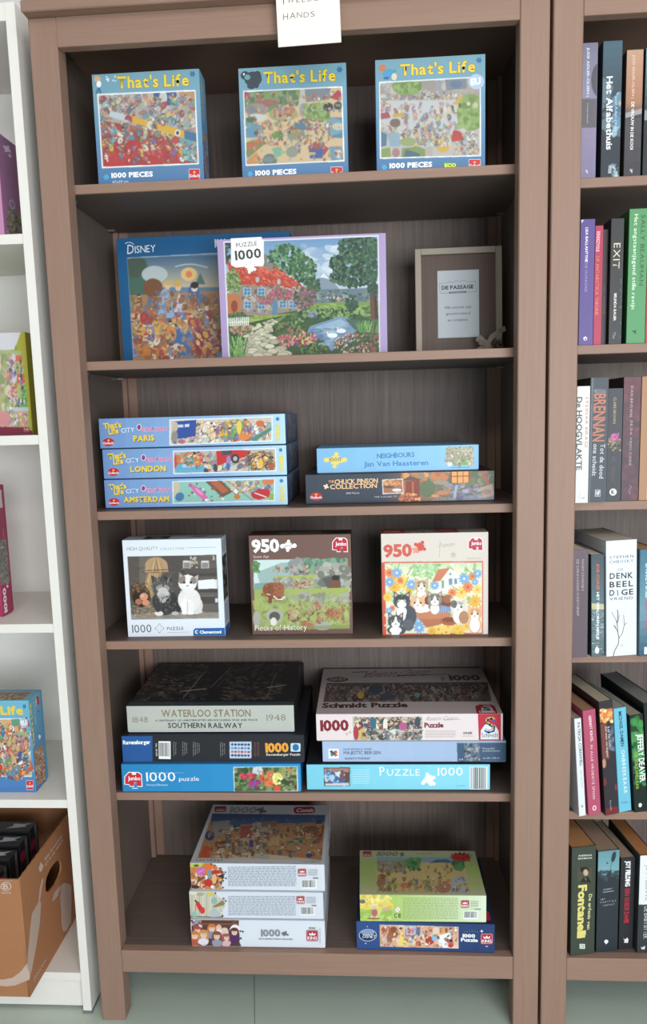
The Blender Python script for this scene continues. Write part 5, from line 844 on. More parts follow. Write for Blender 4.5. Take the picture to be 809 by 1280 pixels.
# right stack
t = pbox('dark blue puzzle box with a fairy tale party strip, under the green box', .5375, .0145, Z6, .2775, .22, .0638, -.9, '243c68', '1c2c50', True)
f = F(t, 'front', .2775, .22, .0638, ((45, 178), (780, 202), (780, 352), (48, 328)), '284880', 0.0009, lo=.002); f.grad(40, 170, 790, 360, '2c5090', '243c70', 6, True)
A = ((170, 197), (590, 212), (590, 328), (172, 316)); f.pic(A, 'd8a888'); f.blobs(175, 200, 590, 326, 60, 8, 26, ('e0b898', 'c89878', 'd8b0a0', 'e8c8b0'), 2)
f.ell(245, 240, 26, 32, '9c5838'); f.poly(((262, 310), (290, 235), (325, 312)), 'f0d068'); f.ell(284, 228, 8, 9, 'e8b890'); f.ell(284, 219, 9, 6, '6c3c28'); f.ell(245, 225, 14, 12, '8a4c30'); f.ell(225, 270, 16, 30, 'a86440'); f.rect(308, 202, 368, 262, '6c7078'); f.rect(312, 205, 364, 256, 'b0b8c8'); f.ell(338, 235, 18, 22, 'e088a8'); f.ell(338, 212, 7, 7, 'e8c090'); f.ell(378, 232, 9, 28, '4868a8'); f.ell(378, 208, 5, 6, 'd8a880')
f.ell(438, 285, 24, 22, 'c83830'); f.ell(462, 268, 14, 22, '88b8d8'); f.ell(462, 243, 9, 10, 'e8c8a0'); f.ell(380, 300, 18, 16, 'd05c38'); f.ell(505, 240, 16, 18, 'e8a830'); f.poly(((480, 260), (545, 240), (560, 320), (490, 324)), 'e8ecf0'); f.ell(548, 305, 16, 18, 'c83038'); f.ell(550, 286, 10, 9, '3c3838'); f.ell(400, 275, 9, 22, 'e8dcc8'); f.ell(195, 225, 16, 14, 'b85840'); f.crowd(180, 210, 580, 318, 40, 11, ('d89068', 'c84838', 'e8c890', '5878a8', 'f0e0d0', '885040'), 4); f.line(((170, 197), (590, 212), (590, 328)), 2.5, 'c8d0dc')
f.disc(107, 254, 48, 33, 'c8d0dc', 26); f.disc(107, 254, 45, 30, '1c3058', 26); f.disc(107, 240, 36, 14, '8098c0', 22); f.T('DISNEY', 78, 268, 148, 270, 18, 'f4f4f8', 'r', slant=.25, sh=(1.5, '101830'))
f.T('1000', 613, 268, 676, 270, 17, 'f4f4f8', 'h', sh=(2, '101c38')); f.T('Puzzle', 604, 289, 690, 293, 17, 'f4f4f8', 'h', sh=(2, '101c38')); king(f, 706, 248, 771, 306)
for x, y, r in ((104, 207, 5), (95, 298, 6), (712, 236, 11)): f.shape([(x, y-r), (x+r*.2, y-r*.2), (x+r, y), (x+r*.2, y+r*.2), (x, y+r), (x-r*.2, y+r*.2), (x-r, y), (x-r*.2, y-r*.2)], 'e8f0f8')
for k in range(6): f.disc(620+k*14, 240-5*math.sin(k*.6), 2, 1.6, 'a8c0e0', 6)
f.box(732, 315, 745, 319, 'c8d0dc'); f.done()
f = F(t, 'top', .2775, .22, .0638, ((0, 0), (100, 0), (100, 80), (0, 80)), '1c2c4c', .002); f.rrect(93, 66, 98, 76, 1.5, 'c02030'); f.done()
t = pbox('light green puzzle box with a cartoon safari picture, on the dark blue box', .5455, .0125, .2246, .2535, .149, .0602, .3, '98a860', '788050', True)
f = F(t, 'front', .2535, .149, .0602, ((78, 305), (685, 310), (690, 443), (80, 437)), 'b8d088', 0.0009, lo=.002); f.grad(70, 300, 230, 450, 'c8d498', 'a8c860', 5, True); f.grad(225, 300, 700, 450, 'a8c860', 'd8e4cc', 14, True)
f.poly(((80, 306), (150, 310), (240, 350), (240, 375), (160, 392), (80, 380)), 'e8cc50'); f.blobs(85, 310, 230, 372, 40, 5, 12, ('e8d868', 'd8b848', 'c8c060', 'f0e080'), 1); f.poly(((80, 375), (170, 385), (240, 385), (230, 437), (80, 437)), 'a8c858'); f.blobs(82, 390, 225, 436, 40, 5, 14, ('98b850', 'b0d068', 'c0d478'), 2); f.ell(92, 340, 14, 10, '6c6c70'); f.ell(150, 395, 14, 20, 'c06068'); f.ell(148, 368, 10, 12, 'd8b898'); f.ell(148, 357, 15, 5, 'd8d4c8'); f.line(((140, 412), (130, 425)), 7, 'e8c8b0'); f.line(((158, 412), (162, 425)), 7, 'e8c8b0'); f.ell(205, 378, 22, 8, 'c8a888'); f.ell(145, 425, 34, 5, 'a07038'); f.ell(200, 355, 14, 9, 'd8c878')
f.disc(261, 380, 14, 14, 'd8a8a8', 18); f.disc(261, 380, 11, 11, 'e8ecd8', 18); f.stroke([(252, 372), (270, 388)], 2.5, 'c87878'); f.T('C', 245, 420, 258, 420, 20, '2c3830', 'b'); f.T('E', 266, 420, 278, 420, 20, '2c3830', 'b')
f.para(287, 322, 552, 432, 13, '8a9c6c', 5, .4); king(f, 563, 332, 605, 372); f.para(610, 336, 650, 368, 5, '707868', 6, .35); f.para(610, 374, 645, 377, 1, 'a05058'); f.barcode(578, 386, 648, 426); f.T('05214', 632, 380, 660, 380, 6, '3c3c40', 'b'); f.done()
f = F(t, 'top', .2535, .149, .0602, ((45, 43), (682, 43), (757, 292), (45, 290)), '98a868', 0.0011); f.grad(35, 35, 760, 120, 'a8a890', '90a858', 5); f.grad(35, 120, 760, 230, '90a858', 'a0ac68', 6); f.grad(35, 230, 760, 295, 'a0ac68', 'b8b498', 4)
A = ((138, 78), (620, 78), (668, 280), (140, 280)); f.pic(A, 'c0a868'); f.poly(((140, 78), (620, 78), (630, 108), (140, 105)), '6c98b8'); f.poly(((140, 100), (300, 95), (300, 150), (200, 170), (140, 150)), '788c60'); f.blobs(145, 108, 300, 168, 60, 7, 14, ('8a8078', '988c80', '68604c', '7c8460'), 1); f.ell(342, 118, 38, 34, '3c7848'); f.blobs(305, 88, 380, 148, 30, 6, 12, ('488a50', '2c6038', '5c9858'), 2); f.ell(598, 120, 36, 34, '3c7848'); f.blobs(565, 92, 630, 150, 26, 6, 12, ('488a50', '2c6038'), 3); f.poly(((432, 112), (470, 92), (530, 90), (570, 112), (500, 108)), '3c5878')
f.poly(((560, 215), (590, 180), (632, 182), (650, 215), (600, 235), (668, 262), (650, 280), (560, 280), (548, 250)), '98a8b8'); f.ell(225, 178, 28, 9, 'b8b838'); f.ell(170, 195, 26, 22, '7c5038'); f.ell(165, 225, 24, 24, '98603c'); f.ell(235, 232, 26, 20, 'a0a440'); f.ell(515, 245, 42, 34, 'b06858'); f.ell(425, 240, 20, 30, '9c8c68'); f.ell(300, 240, 24, 16, 'c86040')
f.crowd(150, 125, 560, 175, 18, 10, ('8c5c38', 'a8784c', '6c5040', '5c7048', 'c89858', '484440'), 4, skin=('c0a080',)); f.crowd(150, 190, 650, 270, 46, 13, ('b0784c', '8c5038', 'c8b058', '788848', 'b84838', 'd8c8a8', '6c5848', 'a09080', '586878'), 5, skin=('c8a888', 'b08868')); f.mute(.18, '988c60'); f.smooth(2); f.clip(None); f.line((A[0], A[1], A[2], A[3], A[0]), 1.5, 'a8a888')
f.rrect(62, 48, 110, 77, 4, '8c2028'); f.T('KING', 67, 73, 105, 73, 8, 'd8b8b8', 'b'); f.T('....', 67, 60, 105, 60, 6, 'd8b8b8', 'b'); f.T('1000', 140, 72, 252, 72, 21, '6c7860', 'h', slant=.3, out='4c5444'); f.piece(280, 64, 12, '5c6450', .5); f.T('SAFARI', 360, 62, 455, 62, 5, '3c4434', 'b', tr=.5)
P = [];
for k in range(26): a = k*math.pi/13; r = (1.0 if k % 2 else .62); P.append((606+68*r*math.cos(a), 77+30*r*math.sin(a)))
f.shape(P, '8c2028'); f.T('FUNNY', 556, 78, 650, 82, 16, 'b83838', 'h', out='481018'); f.T('GAMES', 572, 98, 660, 102, 16, 'b83838', 'h', out='481018'); f.done()
#PART5
# ================================================================== novels in the right bookcase
XR = 'novels on the '
def book(label, x, y, z, w, h, quad=None, bg='303030', cover=None, ry=0.0, d=.135, group=None, page='d8cdb8', side=None, yaw=0.0):
    t = empty('book', (x, y, z), math.radians(yaw), math.radians(ry), 0); tag(t, label, 'book', 'novels in the right bookcase')
    c = board(cover or bg, .4)
    bx('cover', [(0, 0, 0, .0012, d, h), (w-.0012, 0, 0, w, d, h), (.0012, 0, 0, w-.0012, .0012, h)], c, t, 0.0003)
    bx('page_block', (.0013, .0013, .0008, w-.0013, d-.001, h-.0012), mat('pages_'+page, page, .85, .1, noise=.05, nscale=90), t, 0.0002)
    return t, Face(t, (0.0003, 0, 0.0003), (1, 0, 0), (0, 0, 1), w-.0006, h-.0006, quad or ((0, 0), (100, 0), (100, 1000), (0, 1000)), bg, .0012, 'spine')
Zr = {1: 1.6503, 2: 1.3598, 3: 1.0713, 4: .7743, 5: .4503, 6: .1608}
g1, g2, g3, g4, g5, g6 = [None]*6
t, f = book('lilac paperback beside the right bookcase post, leftmost on its top shelf', .9665, .047, Zr[1], .0275, .226, ((165, 135), (300, 135), (275, 1175), (140, 1180)), '8c88a4', '8c88a4')
f.grad(100, 130, 320, 560, '74748c', '8684a0', 6); f.ell(340, 420, 98, 145, '4c4c58'); f.rect(120, 558, 320, 780, '605c64'); f.grad(100, 780, 320, 1190, '8c80a0', '7c7494', 5); f.T('JUSSI ADLER-OLSEN |', 207, 170, 203, 540, 20, 'd8d4e0', 'b'); f.para(203, 590, 222, 750, 1, '605c64'); f.T('DE BEDRIJFSTERRORIST', 206, 590, 203, 750, 8, 'b0acb8', 'b'); f.T('?', 190, 1105, 190, 1140, 20, 'd8d4e0'); f.done()
t, f = book('thick dark blue green thriller with large white spine title, second on the top right shelf', 1.002, .045, Zr[1], .0335, .2265, ((328, 125), (475, 130), (455, 1170), (295, 1175)), '36505c', '242c34')
f.grad(280, 120, 480, 600, '3c6474', '2c3c48', 8); f.grad(280, 600, 480, 1180, '2c3440', '24303a', 4); f.blobs(320, 420, 360, 760, 20, 10, 40, ('5c7480', '4c5c68'), 1, 2); f.blobs(400, 540, 470, 800, 30, 8, 30, ('5c84a0', '486880', '8cb0c0'), 2, 2); f.ell(455, 580, 8, 16, 'e8a868'); f.blobs(380, 1060, 450, 1170, 16, 5, 20, ('a8c0c8', '6c8490'), 3); f.smooth(2)
f.T('Het Alfabethuis', 352, 380, 346, 940, 46, 'f0f4f4', 'b'); f.T('Jussi Adler-Olsen', 418, 525, 414, 795, 20, 'b8d0dc', 'r', slant=.1); f.T('XANDER', 365, 1070, 360, 1140, 26, 'c8d0d4', 'b'); f.done()
t, f = book('paperback with copper orange upper spine fading to charcoal, third on the top right shelf', 1.0425, .045, Zr[1], .029, .210, ((498, 198), (632, 195), (607, 1165), (488, 1165)), '3c3a40', '4c4440')
f.grad(480, 190, 640, 640, 'c09478', 'a87050', 10); f.grad(480, 630, 640, 720, 'a87050', '504850', 5); f.poly(((480, 705), (640, 665), (640, 705), (480, 745)), '9c9498'); f.grad(480, 745, 640, 1170, '48464e', '38363c', 4)
f.T('JUSSI ADLER-OLSEN |', 545, 240, 540, 590, 20, 'e0c8b8', 'r'); f.T('DE VROUW IN DE KOOI', 538, 620, 532, 975, 22, 'e8e4e0', 'b'); f.T('?', 532, 1110, 532, 1145, 18, 'd8d4d4'); f.done()
t, f = book('teal and black paperback at the photo edge, fourth on the top right shelf', 1.0755, .046, Zr[1], .029, .212, None, '4c6870', '303c40'); f.grad(0, 0, 100, 500, '78a0a8', '2c3c40', 8); f.rect(0, 480, 100, 560, '8c9494'); f.rect(0, 560, 100, 1000, '242a2c'); f.T('JUSSI ADLER-OLSEN', 35, 60, 35, 460, 36, 'e0e8e8'); f.T('DOSSIER', 35, 600, 35, 900, 36, 'e0e8e8', 'b'); f.done()
# second shelf
t, f = book('purple paperback next to the post on the second right shelf', .9690, .045, Zr[2], .0258, .2215, ((180, 220), (284, 222), (265, 1222), (150, 1222)), '5c4890', '54407c')
f.shape([(182, 224), (204, 224), (186, 248)], 'd0c8d8'); f.T('LISA BALLANTYNE', 215, 280, 209, 535, 18, 'f0ecf4', 'b'); f.T('DE SCHULDIGE', 209, 545, 205, 770, 17, 'a898d0', 'r'); f.disc(205, 1165, 16, 18, 'e8d0e0', 14); f.disc(207, 1170, 7, 8, '5c4890', 10); f.done()
t, f = book('slim crimson paperback with pale lettering between purple and dark books', .9953, .045, Zr[2], .0142, .2095, ((284, 268), (348, 270), (325, 1222), (268, 1222)), 'b82c50', 'a8284c')
f.T('RENDEZVOUS', 295, 318, 288, 492, 26, 'f0b8c8', 'b'); f.T('OF ANTARCTICA THEORIE', 288, 528, 280, 1002, 26, 'e08858', 'r'); f.done()
t, f = book('very dark brown unlit thin book set back beside the crimson one', 1.0105, .056, Zr[2], .0115, .205, None, '342428', '30242a'); f.T('HET VERDRIET', 40, 480, 40, 760, 34, '5c444c'); f.done()
t, f = book('black paperback with three large cream letters and a smaller white name', 1.0230, .045, Zr[2], .0228, .2205, ((405, 210), (510, 212), (490, 1215), (388, 1215)), '30302f', '2c2c2a')
f.blobs(480, 700, 500, 1200, 30, 2, 6, ('8c8884', '5c5854'), 1); f.T('EXIT', 426, 408, 418, 612, 54, 'd8c8a8', 'r', tr=.03); f.T('BELINDA BAUER', 431, 812, 426, 1030, 20, 'e0dcd4', 'b'); f.T('The', 424, 1115, 420, 1170, 22, 'a8a098', 'r', slant=.2); f.done()
t, f = book('tall bright green hardback with white and dark spine lettering', 1.0540, .044, Zr[2], .0335, .2355, ((550, 140), (698, 140), (672, 1210), (525, 1210)), '4c9458', '3a6c40', d=.15)
f.T('SALLY BEAUMAN', 642, 190, 625, 748, 32, '26402c', 'r'); f.T('Het angstaanjagend stille ravijn', 588, 183, 565, 935, 30, 'e8f0dc', 'r'); f.shape([(570, 1105), (590, 1110), (605, 1098), (600, 1125), (612, 1140), (590, 1128)], '203428'); f.done()
t, f = book('red book at the photo edge right of the green hardback', 1.0885, .045, Zr[2], .026, .222, None, 'b83c3c'); f.T('ROMAN', 35, 200, 35, 600, 34, 'f0d8c8', 'b'); f.done()
# third shelf
t, f = book('slim white paperback with grey and red lettering against the post, third right shelf', .9615, .021, Zr[3], .0232, .2135, ((148, 222), (237, 222), (235, 1203), (128, 1205)), 'd8d8d0', 'd8d8d0')
f.T('De HOOGVLAKTE', 143, 298, 138, 885, 38, '3c4448', 'b'); f.T('STEINAR BRAGI', 206, 295, 204, 685, 20, 'b85c54', 'r', tr=.05); f.T('5', 184, 1145, 184, 1165, 22, '6c6c68'); f.T('Crime', 160, 1105, 160, 1165, 9, 'a0a098'); f.done()
t, f = book('thick slate grey thriller with big copper lettering on the third right shelf', .9880, .030, Zr[3], .0325, .229, ((245, 150), (400, 148), (390, 1195), (258, 1198)), '3a4048', '34383e')
f.rect(255, 150, 268, 1198, '606a72'); f.T('ALLISON', 280, 262, 280, 300, 96, '8c8890', 'b'); f.T('BRENNAN', 278, 306, 276, 722, 98, 'b86c50', 'b', out='602c24'); f.T('Tot de dood', 340, 745, 335, 1020, 36, 'd8dce0', 'r'); f.T('ons scheidt', 284, 745, 278, 1000, 34, 'd8dce0', 'r'); f.box(305, 1105, 348, 1158, 'a8acb0'); f.box(310, 1110, 343, 1153, '3a4048'); f.T('HF', 313, 1148, 340, 1148, 32, 'd0d4d8', 'h'); f.done()
t, f = book('black paperback with a pink and gold flower spot on its spine', 1.0225, .037, Zr[3], .0265, .2085, ((400, 240), (522, 238), (512, 1190), (403, 1190)), '34343a', '2c2c30')
f.blobs(405, 680, 510, 790, 60, 3, 12, ('b89858', 'd8b870', '7c5838', 'c8a060'), 1, .4); f.ell(458, 670, 32, 30, 'c04890'); f.blobs(430, 640, 490, 700, 16, 5, 12, ('e070b0', 'a03070'), 2, .5); f.T('CLAIRE BROWN', 444, 320, 442, 555, 22, 'b8a868', 'r'); f.T('HET VERDICT', 440, 835, 438, 1065, 24, '5c4c5c', 'r', tr=.1); f.disc(455, 1120, 28, 28, 'e0e0e0', 20); f.T('K', 445, 1135, 466, 1132, 28, '303034', 'h'); f.done()
t, f = book('thick dark wine red marbled novel on the third right shelf', 1.0510, .041, Zr[3], .0315, .2285, ((530, 145), (672, 140), (670, 1185), (525, 1185)), '4c2c34', '40262c')
f.grad(520, 140, 680, 640, '6c2c38', '542c38', 6); f.grad(520, 640, 680, 1190, '48343c', '54303a', 5); f.blobs(530, 150, 670, 1180, 120, 8, 30, ('6c3440', '503038', '7c4450', '402830'), 1, 1.4, .4); f.smooth(2); f.T('DAN BROWN', 588, 215, 583, 468, 20, 'c8a8a0', 'r', tr=.1); f.T('DE DA VINCI CODE', 590, 500, 586, 880, 18, 'c8a8a0', 'r', tr=.1); f.stroke([(600, 1050), (612, 1070), (590, 1095), (600, 1130)], 5, 'a88888'); f.done()
t, f = book('tan orange book with a cream right edge at the photo edge, third right shelf', 1.0840, .042, Zr[3], .028, .2285, None, 'b08058', 'a87850'); f.rect(0, 0, 55, 1000, 'a87850'); f.rect(55, 0, 100, 1000, 'e0d0b8'); f.done()
# fourth shelf
t, f = book('dusky mauve paperback against the post on the fourth right shelf', .9605, .0195, Zr[4], .0295, .2095, ((110, 302), (230, 302), (235, 1165), (105, 1170)), '64525c', '5c4c54', ry=-.6, yaw=5)
f.T('NOAH CHARNEY', 180, 375, 180, 615, 18, 'b8a8a8', 'r', tr=.08); f.T('DE CARAVAGGIO KUNSTGREEP', 138, 375, 142, 815, 18, 'b8a8a8', 'r', tr=.05); f.done()
t, f = book('paperback with stormy sea spine, orange and white letters, left of the white novel', .9980, .024, Zr[4], .0250, .1985, ((252, 350), (355, 332), (375, 1150), (265, 1165)), '4c6068', '34444c', ry=-1.4, yaw=6)
f.grad(240, 330, 380, 720, '3c4c54', '587078', 8); f.poly(((240, 720), (380, 715), (380, 760), (240, 770)), 'c0b888'); f.grad(240, 770, 380, 1170, '6c8488', '54686c', 5); f.blobs(255, 790, 375, 1150, 80, 6, 22, ('8c9c9c', '44585c', 'a8b4b0', '5c7074'), 1, .4, 1, .3); f.T('EVE CHASE', 294, 415, 300, 610, 22, 'd8643c', 'b'); f.T('HET VERLOREN MEISJE', 300, 628, 306, 1015, 20, 'e8ecec', 'b'); f.disc(312, 1105, 18, 30, 'e8ecec', 14); f.done()
t, f = book('thick white novel with stacked black title and a bare twig on its spine', 1.0262, .0245, Zr[4], .0590, .224, ((370, 237), (620, 215), (635, 1150), (380, 1165)), 'dce0e6', 'd0d4da', ry=-1.6, yaw=6, d=.15, page='c8c0b0')
K = '30343c'
for s_, x0, x1, y0, y1, h_, w_ in (('STEPHEN', 400, 594, 374, 358, 22, 'r'), ('CHBOSKY', 400, 594, 410, 394, 22, 'r'), ('DE', 474, 512, 466, 463, 18, 'r'), ('DENK', 402, 590, 532, 520, 44, 'b'), ('BEEL', 402, 594, 600, 586, 44, 'b'), ('VRIEND', 402, 596, 704, 692, 24, 'r')): f.T(s_, x0, y0, x1, y1, h_, K, w_, tr=.12)
f.T('D', 402, 666, 440, 664, 44, K, 'b'); f.T('GE', 500, 660, 596, 652, 44, K, 'b', tr=.12); f.stroke([(466, 620), (470, 662)], 9, '707880')
for P in ([(436, 1163), (446, 1120), (478, 1060), (482, 1010), (472, 960), (466, 890), (472, 800), (466, 780)], [(468, 900), (450, 850), (420, 800)], [(472, 880), (484, 820)], [(482, 1015), (512, 970), (526, 905), (520, 820)], [(526, 905), (546, 885)], [(474, 965), (454, 930), (436, 905)], [(460, 940), (446, 905)]): f.stroke(P, 6 if len(P) > 5 else 4, '3c3c40')
f.T('M', 498, 1085, 518, 1083, 20, 'a0a4ac'); f.done()
t, f = book('teal blue thriller with white and pink lettering, right of the white novel', 1.0865, .024, Zr[4], .034, .207, ((632, 297), (740, 290), (750, 1150), (640, 1150)), '3c6c80', '2c4c5c', page='b88c64', ry=-1.2, yaw=6)
f.grad(620, 290, 760, 800, '3c7088', '6c94a4', 8); f.grad(620, 800, 760, 1160, '6c94a4', '2c5468', 6); f.T('LINCOLN CHILD', 668, 405, 672, 680, 44, 'd8e8f0', 'r'); f.T('DEEP STORM', 672, 700, 676, 940, 40, 'c85070', 'b'); f.box(672, 1075, 720, 1135, 'e0e4e8'); f.done()
# fifth shelf (leaning to the left)
t, f = book('slim white leaning paperback nearest the post on the fifth right shelf', .9800, .021, Zr[5], .0142, .203, ((115, 450), (165, 430), (210, 1215), (158, 1228)), 'dce0e6', 'c8ccd0', ry=-4.0, yaw=12, page='a89c8c', d=.13)
f.T('PATRICIA CORNWELL', 136, 475, 160, 815, 20, '4c545c', 'b'); f.T('HET FRONT', 160, 845, 170, 990, 15, 'a8acb0'); f.T('V', 172, 1155, 190, 1150, 22, '40444c', 'b'); f.done()
t, f = book('leaning rose pink paperback with white lettering on the fifth right shelf', .9990, .024, Zr[5], .0265, .2185, ((180, 383), (275, 362), (332, 1210), (232, 1222)), 'b84c68', 'a8405c', ry=-4.5, yaw=12, page='a88468')
f.T('GERRIT KROL', 225, 418, 244, 618, 18, 'f0d8dc', 'b'); f.T('IN ALLE VROEGTE SPION', 240, 645, 264, 1085, 18, 'f0d8dc', 'r', tr=.1); f.disc(278, 1160, 16, 22, 'f0d8dc', 14); f.disc(278, 1160, 9, 14, 'b84c68', 12); f.done()
t, f = book('leaning dark thriller with a flame at the top of its spine', 1.0315, .024, Zr[5], .0285, .2365, ((313, 310), (412, 290), (480, 1208), (370, 1225)), '302c34', '2c2428', ry=-4.8, yaw=12, page='b8ac98', d=.14)
f.poly(((313, 370), (415, 350), (420, 440), (322, 460)), 'c87840'); f.blobs(318, 365, 415, 455, 40, 5, 16, ('e8a858', 'f0d890', 'b84828', 'e87838'), 1); f.poly(((325, 470), (370, 460), (400, 740), (345, 740)), '984838', .7); f.blobs(400, 480, 440, 680, 20, 6, 18, ('6c8098', '485870'), 2, 2, .7); f.ell(355, 775, 16, 38, 'c08868'); f.ell(360, 930, 16, 34, '7c3028'); f.ell(452, 975, 7, 30, 'a83030'); f.poly(((370, 1160), (480, 1140), (482, 1210), (375, 1228)), '782428'); f.smooth(2)
f.T('Kop Van Dahl', 378, 488, 392, 640, 16, 'e0d8d8', 'r', slant=.1); f.T('Een weer van leugens', 360, 490, 376, 725, 15, 'e0d8d8', 'r', slant=.1); f.T('Novelle', 402, 1090, 410, 1180, 14, 'a8a0a0'); f.done()
t, f = book('leaning light blue paperback with dark and white lettering', 1.0620, .036, Zr[5], .0265, .2175, ((438, 372), (520, 335), (578, 1178), (485, 1200)), '68bcd4', '489cb8', ry=-4.8, yaw=12, page='a8a094')
f.T('MICHAEL DAMEN', 470, 385, 492, 640, 20, '1c3c5c', 'b'); f.T('ONBREEKBAAR', 492, 672, 518, 1030, 24, 'e8f4f8', 'r', tr=.1); f.T('krimi', 500, 1120, 545, 1112, 20, '3c8ca8', 'b'); f.done()
t, f = book('leaning black thriller with green glow and yellow lettering at the photo edge', 1.0925, .036, Zr[5], .0275, .2030, ((590, 430), (665, 400), (735, 1190), (612, 1200)), '18241e', '182428', ry=-4.8, yaw=12, page='a8a090', d=.145)
f.blobs(600, 440, 700, 900, 60, 10, 30, ('2c7838', '3c9848', '1c4c28', '489c50'), 1, 1.5, .8); f.smooth(2); f.T('JEFFERY DEAVER', 632, 520, 655, 870, 34, 'e8f0e8', 'b'); f.T('DE VERZAMELAAR', 612, 640, 622, 940, 20, 'a8c040', 'r'); f.disc(660, 1115, 16, 26, 'd8e0d8', 14); f.done()
t, f = book('tall dark leaning hardback with pale page tops behind the black thriller', 1.1250, .050, Zr[5], .036, .222, None, '1c2420', '1c2824', ry=-4.8, yaw=10, page='8c8c88', d=.17); f.done()
# sixth shelf
t, f = book('thick olive black novel with yellow title and small portrait, leftmost on bottom shelf', .9640, .0070, Zr[6], .0505, .2325, ((97, 325), (292, 295), (275, 1160), (78, 1190)), '3c4438', '282c26', yaw=10, page='a87850', ry=-.3)
f.poly(((140, 478), (255, 470), (258, 585), (140, 590)), '4c4c3c'); f.ell(198, 490, 38, 22, '20201c'); f.ell(207, 512, 20, 26, 'c8a480'); f.poly(((160, 590), (195, 545), (225, 545), (255, 588)), '242018'); f.line(((200, 550), (212, 575)), 4, 'b8a890')
f.T('ANDREAS', 148, 389, 256, 378, 12, 'd8d8c8', 'b'); f.T('ESCHBACH', 146, 412, 256, 400, 12, 'd8d8c8', 'b'); f.T('Fontanelli', 150, 620, 137, 1040, 62, 'e0d070', 'h'); f.T('De erfenis van', 233, 683, 217, 968, 24, 'd8d090', 'b'); f.box(154, 1088, 198, 1128, 'd8dcd4'); f.box(165, 1096, 187, 1120, '5c6058'); f.box(168, 1100, 183, 1116, 'd8dcd4'); f.done()
t, f = book('dark slate thriller with teal sky and a leaf balloon at the spine top', 1.0175, .0175, Zr[6], .0455, .2185, ((302, 345), (473, 335), (457, 1140), (280, 1160)), '2c343a', '242a2e', yaw=10, page='98806c', ry=-.2)
f.grad(270, 330, 480, 530, '5c909c', '78a8b0', 6); f.blobs(280, 500, 480, 560, 30, 10, 26, ('3c4c54', '34424a'), 1, .5); f.ell(425, 390, 16, 42, '283838', .25); f.line(((410, 430), (395, 500)), 3, '283838'); f.ell(374, 436, 7, 6, '283838'); f.ell(390, 520, 13, 24, '28383c'); f.T('ROBERT', 346, 648, 415, 640, 8, 'b0b8bc', 'b'); f.T('HARRISON', 340, 668, 425, 660, 8, 'b0b8bc', 'b')
f.T('HET', 322, 728, 358, 724, 11, 'b8c0c4'); f.T('VERITAS', 314, 752, 444, 740, 12, 'b8c0c4', tr=.35); f.T('CONTACT', 338, 778, 432, 768, 12, 'b8c0c4', tr=.15); f.disc(365, 1068, 17, 16, 'e0e4e4', 16); f.box(360, 1080, 370, 1090, 'e0e4e4'); f.done()
t, f = book('black paperback with white and bright red vertical lettering on the bottom right shelf', 1.0650, .0265, Zr[6], .0305, .1985, ((485, 408), (610, 400), (582, 1128), (460, 1140)), '2c2a2e', '282628', yaw=10, page='a08c78')
f.T('JOY FIELDING', 528, 432, 520, 635, 38, 'f0f0f0', 'h'); f.T('EEN GOEDE DAME', 518, 655, 508, 930, 38, 'c82438', 'b'); f.ell(0, 0, 1, 1, '000000'); f.shape([(500, 1050), (515, 1060), (535, 1045), (545, 1060), (540, 1088), (505, 1085), (512, 1072)], 'e0e0e0'); f.done()
t, f = book('half white, half charcoal paperback at the photo edge on the bottom right shelf', 1.0980, .0180, Zr[6], .031, .2105, ((645, 383), (745, 378), (735, 1165), (612, 1168)), '34383c', '2c3034', page='b0784c', yaw=7)
f.poly(((600, 370), (760, 370), (760, 735), (600, 735)), 'e0e0e0'); f.T('JOY FIELDING', 685, 445, 680, 700, 36, '9c9ca0', 'r'); f.T('DE BABYSITTER', 672, 752, 665, 1030, 36, 'c8ccd0', 'r'); f.shape([(645, 1110), (660, 1115), (675, 1100), (680, 1115), (675, 1135), (650, 1133)], 'd8d8d8'); f.done()

# ================================================================== things in the white bookcase
PG[0] = 'puzzle boxes in the white bookcase'
t = pbox('purple puzzle box at the photo edge on the second compartment of the white bookcase', -.376, .07, 1.5929, .27, .105, .2, 0, '9c6890', '9c7090')
f = F(t, 'front', .27, .105, .2, bg='c888b0', cell=.003); f.done()
f = F(t, 'right', .27, .084, .2, ((-44, 95), (165, 170), (245, 1200), (42, 1215)), '96608a', .0013); f.grad(-20, 60, 300, 1220, '906088', 'a87098', 8); f.poly(((60, 830), (205, 830), (215, 1140), (70, 1110)), '807868'); f.blobs(60, 835, 210, 1135, 130, 5, 14, ('948870', '6c6458', 'b0a898', '585048', '9c8c70'), 1); f.piece(60, 235, 36, 'd8c0d8', .4); f.piece(88, 290, 18, 'd8c0d8', .2); f.disc(110, 782, 30, 48, 'c8b0c8', 16); f.disc(110, 782, 23, 38, '9c7898', 14); f.box(80, 1155, 118, 1208, 'c03050'); f.box(92, 1160, 104, 1200, 'e07888'); f.done()
t = pbox('lime puzzle box with a park scene and a maroon base band in the white bookcase', -.366, .100, 1.2234, .27, .055, .203, 0, '8c8424', '8c8838')
f = F(t, 'front', .27, .055, .203, ((-1900, 170), (245, 120), (325, 1135), (-1900, 1200)), 'aca430', .0013)
f.rect(-1950, 130, 0, 1090, 'b0b898'); f.poly(((-1900, 130), (180, 125), (120, 215), (60, 290), (-1900, 300)), 'd0ccd0'); f.poly(((60, 290), (90, 245), (120, 290)), '7c9858'); f.poly(((-1900, 295), (180, 300), (215, 560), (255, 870), (270, 1050), (-1900, 1060)), 'a8b070')
